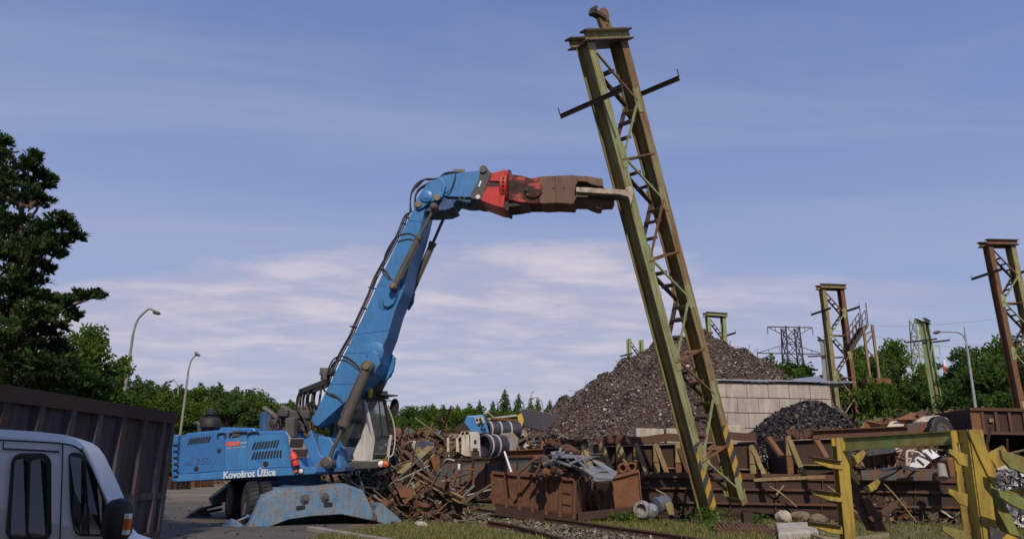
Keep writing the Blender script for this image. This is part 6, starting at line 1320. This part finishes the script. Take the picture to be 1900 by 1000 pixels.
def rock(px, py, sx, sy, sz, label, mat='stone', nm='boulder'):
    c = G(px, py); bm = bmesh.new(); bmesh.ops.create_icosphere(bm, subdivisions=3, radius=1); ph = [random.uniform(0,6) for _ in range(6)]
    for v in bm.verts:
        q = v.co; k = 1+.14*sin(2.3*q.x+ph[0])+.12*sin(3.1*q.y+ph[1])+.10*sin(2.7*q.z+ph[2])+.05*sin(6*q.x+5*q.z+ph[3]); v.co = V((q.x*sx*k, q.y*sy*k, q.z*sz*k+sz*.7))
    me = bpy.data.meshes.new(nm); bm.to_mesh(me); bm.free(); me.materials.append(M[mat]); o = bpy.data.objects.new(nm, me); COL.objects.link(o); o.location = c; o.rotation_euler = (0,0,random.uniform(0,6)); return tag(o, label, 'boulder')
rock(1483,968,.36,.3,.22,'brown rounded boulder left of the first yellow rack'); rock(1522,970,.30,.28,.18,'second brown boulder touching the first rack arm'); rock(1452,968,.28,.2,.26,'pale leaning boulder left of the brown ones','conc')
rock(780,978,.20,.16,.10,'pale stone in the grass before the scrap tangle','conc'); rock(1574,972,.25,.2,.16,'brown boulder behind the first rack post')
b = MB(); b.prism([G(x,y,.0) for x, y in ((1440,984),(1512,981),(1520,1000),(1445,1006))], (0,0,.22)); tag(b.build('concrete_slab', M['conc'], bevel=.05), 'broken concrete slab lying at the bottom edge left of the first rack', 'concrete slab')
b = MB(); P_ = G(1380,992)
for i in range(14): b.tube(V((P_.x-.75+.11*i,P_.y-.3,.10+.04*sin(i*.5))), V((P_.x-.75+.11*i,P_.y+.3,.26+.03*sin(i*.4))), .05, n=8)
b.box((P_.x,P_.y,.10),(1.6,.6,.16)); tag(b.build('ribbed_slab', M['rust']), 'rusty ribbed slab half buried at the bottom edge right of the column foot', 'steel slab')
b = MB(); b.box(G(1387,975)+V((0,0,.2)),(.3,.3,.4)); tag(b.build('steel_stub', M['rustdark']), 'small rusty stub standing on the ribbed slab', 'post')
def cluster(px, py, n, s, mat, label, spread, cat='foil scrap', hz=.25):
    c = G(px,py); b = MB(); 
    def fn(): return c+V((random.gauss(0,spread), random.gauss(0,spread*.6), abs(random.gauss(0,hz*.6)))), V((0,-.3,.9))
    chips_on(b, fn, n, s*.4, s, 2.5, .05); return tag(b.build('scrap_bits', M[mat]), label, cat, kind='stuff')
cluster(1344,956,260,.12,'silver','crumpled shiny foil scrap between the column legs',.22)
cluster(780,956,160,.14,'conc','grey broken slabs and gravel by the rail',.6,'rubble',.06)
b = MB(); b.bar(G(1350,957)+V((0,0,.08)), G(1372,950)+V((0,0,.12)), .08,.03); tag(b.build('white_strip', M['white']), 'short white strip lying behind the foil scrap', 'strip')
b = MB()
for P in ([G(790,954),G(812,952),G(826,948)],): b.path([p+V((0,0,.05)) for p in P], .03)
b.build('bent_rod', M['rust']); tag(bpy.data.objects['bent_rod'], 'bent rusty rod in the gravel beside the rail', 'rod')
# ------------------------------------------------------------------ grass and weeds
random.seed(99)
def inpoly(x, y, P):
    c = False; j = len(P)-1
    for i in range(len(P)):
        if (P[i][1] > y) != (P[j][1] > y) and x < (P[j][0]-P[i][0])*(y-P[i][1])/(P[j][1]-P[i][1])+P[i][0]: c = not c
        j = i
    return c
def grass(label, polypx, n, hmin, hmax, clump=.5, mat='grass'):
    P = [g2(*p) for p in polypx]; x0, x1 = min(p[0] for p in P), max(p[0] for p in P); y0, y1 = min(p[1] for p in P), max(p[1] for p in P); b = MB(); cl = []; k = 0
    while len(cl) < n//14:
        x, y = random.uniform(x0,x1), random.uniform(y0,y1)
        if inpoly(x,y,P): cl.append((x,y,random.random()**1.5))
    for cx_, cy_, q in cl:
        for _ in range(int(6+16*q)):
            x, y = random.gauss(cx_,.16), random.gauss(cy_,.16)
            h = (hmin+(hmax-hmin)*q)*random.uniform(.5,1.1); a = random.uniform(0,6.28); w_ = random.uniform(.006,.013); ln = V((random.gauss(0,.35)*h, random.gauss(0,.35)*h, 0)); s_ = V((cos(a)*w_, sin(a)*w_, 0)); p = V((x,y,0))
            b.add([p-s_, p+s_, p+ln*.4+V((0,0,h*.6))+s_*.7, p+ln*.4+V((0,0,h*.6))-s_*.7, p+ln+V((0,0,h))], [(0,1,2,3),(3,2,4)])
    return tag(b.build('grass', M[mat], loc=(0,0,0)), label, 'grass', kind='stuff')
grass('short dry grass in front of the outrigger and the rail', [(600,996),(700,982),(760,972),(860,975),(930,990),(1010,1003),(1050,1012),(580,1012)], 20000, .04, .18)
grass('grass strip between the rail and the red-brown skip', [(850,932),(920,940),(1070,966),(1180,960),(1300,975),(1420,985),(1420,1010),(1240,997),(1070,973),(900,948)], 15000, .04, .2)
grass('weedy grass around the column foot and racks', [(1280,966),(1420,962),(1560,968),(1800,975),(1960,985),(1960,1060),(1250,1030)], 11000, .05, .26)
grass('sparse grass beside the rail left of the skip', [(700,965),(800,945),(900,950),(1000,968),(1100,985),(1000,985),(880,965)], 3000, .03, .10)
def weed(px, py, h, n, label, r=.3, mat='weed', s=.05):
    c = G(px,py); b = MB()
    for k in range(7):
        q = c+V((random.gauss(0,r*.6), random.gauss(0,r*.4), h*random.uniform(.6,1))); b.path([c+V((random.gauss(0,r*.2),0,0)), c.lerp(q,.5)+V((0,0,.1)), q], .007, 4, 3)
    for _ in range(n):
        z = random.random(); p = c+V((random.gauss(0,r*(.4+.5*z)), random.gauss(0,r*.5), z*h)); leafquad(b, p, s*random.uniform(.6,1.3))
    return tag(b.build('weed', M[mat]), label, 'plant')
weed(1318,975,.55,500,'yellow green weed growing round the foot of the column',.4); weed(1275,930,.9,260,'dark green weed left of the column legs',.22); weed(1425,958,.7,260,'green weed sprouting at the trough right of the column',.2)
weed(1160,972,.35,300,'leafy weed in the grass below the trough end',.3); weed(1345,990,.3,400,'low yellowish weed before the ribbed slab',.5); weed(1405,975,.35,200,'small weed left of the pale boulder',.2)
weed(1788,962,1.0,260,'tall grass tuft left of the bright yellow post',.12,'weed',.04); weed(868,958,.25,150,'small weed by the skip left corner',.2); weed(735,948,.35,160,'tuft of weed right of the outrigger foot',.15)

# ------------------------------------------------------------------ litter on the yard
random.seed(61); b = MB()
def gnd(): 
    x = random.uniform(-14,14); y = random.uniform(9,44)
    return V((x,y,.012)), V((0,0,1))
chips_on(b, gnd, 7000, .01, .06, 2.5, .02)
tag(b.build('litter', M['mixscrap'], loc=(0,0,0)), 'small metal crumbs and litter scattered over the yard ground', 'litter', kind='stuff')
b = MB()
def bal():
    t_ = random.random(); a, c = G(905,955), G(1240,1008); p = a.lerp(c,t_)+V((random.gauss(-.6,.5),random.gauss(-.4,.35),0)); p.z = .01; return p, V((0,0,1))
chips_on(b, bal, 5000, .015, .06, 1.4, .04)
tag(b.build('ballast', M['gravel'], loc=(0,0,0)), 'grey brown ballast stones lying between the two rails', 'gravel', kind='stuff')

for i, (x, y, key) in enumerate(((-42,-34,'round1'),(-30,-38,'deep1'),(-19,-33,'round2'),(-8,-40,'deep2'),(6,-36,'round1'),(18,-34,'deep1'),(30,-38,'round2'),(-52,-22,'deep2'))):  # unseen tree row added for the van windows to reflect
    _,_,H,tm,cm = TREES[key]; t = thing('broadleaf_tree', ('far left','left','mid left','centre left','centre','centre right','right','farthest left')[i]+' tree of the unseen row added behind the camera for window reflections', 'tree', (x,y,0), 'trees behind the camera'); t.scale = (1.5,1.5,1.0)
    for n, me in (('trunk', tm), ('crown', cm)):
        o = bpy.data.objects.new(n, me); COL.objects.link(o); o.parent = t
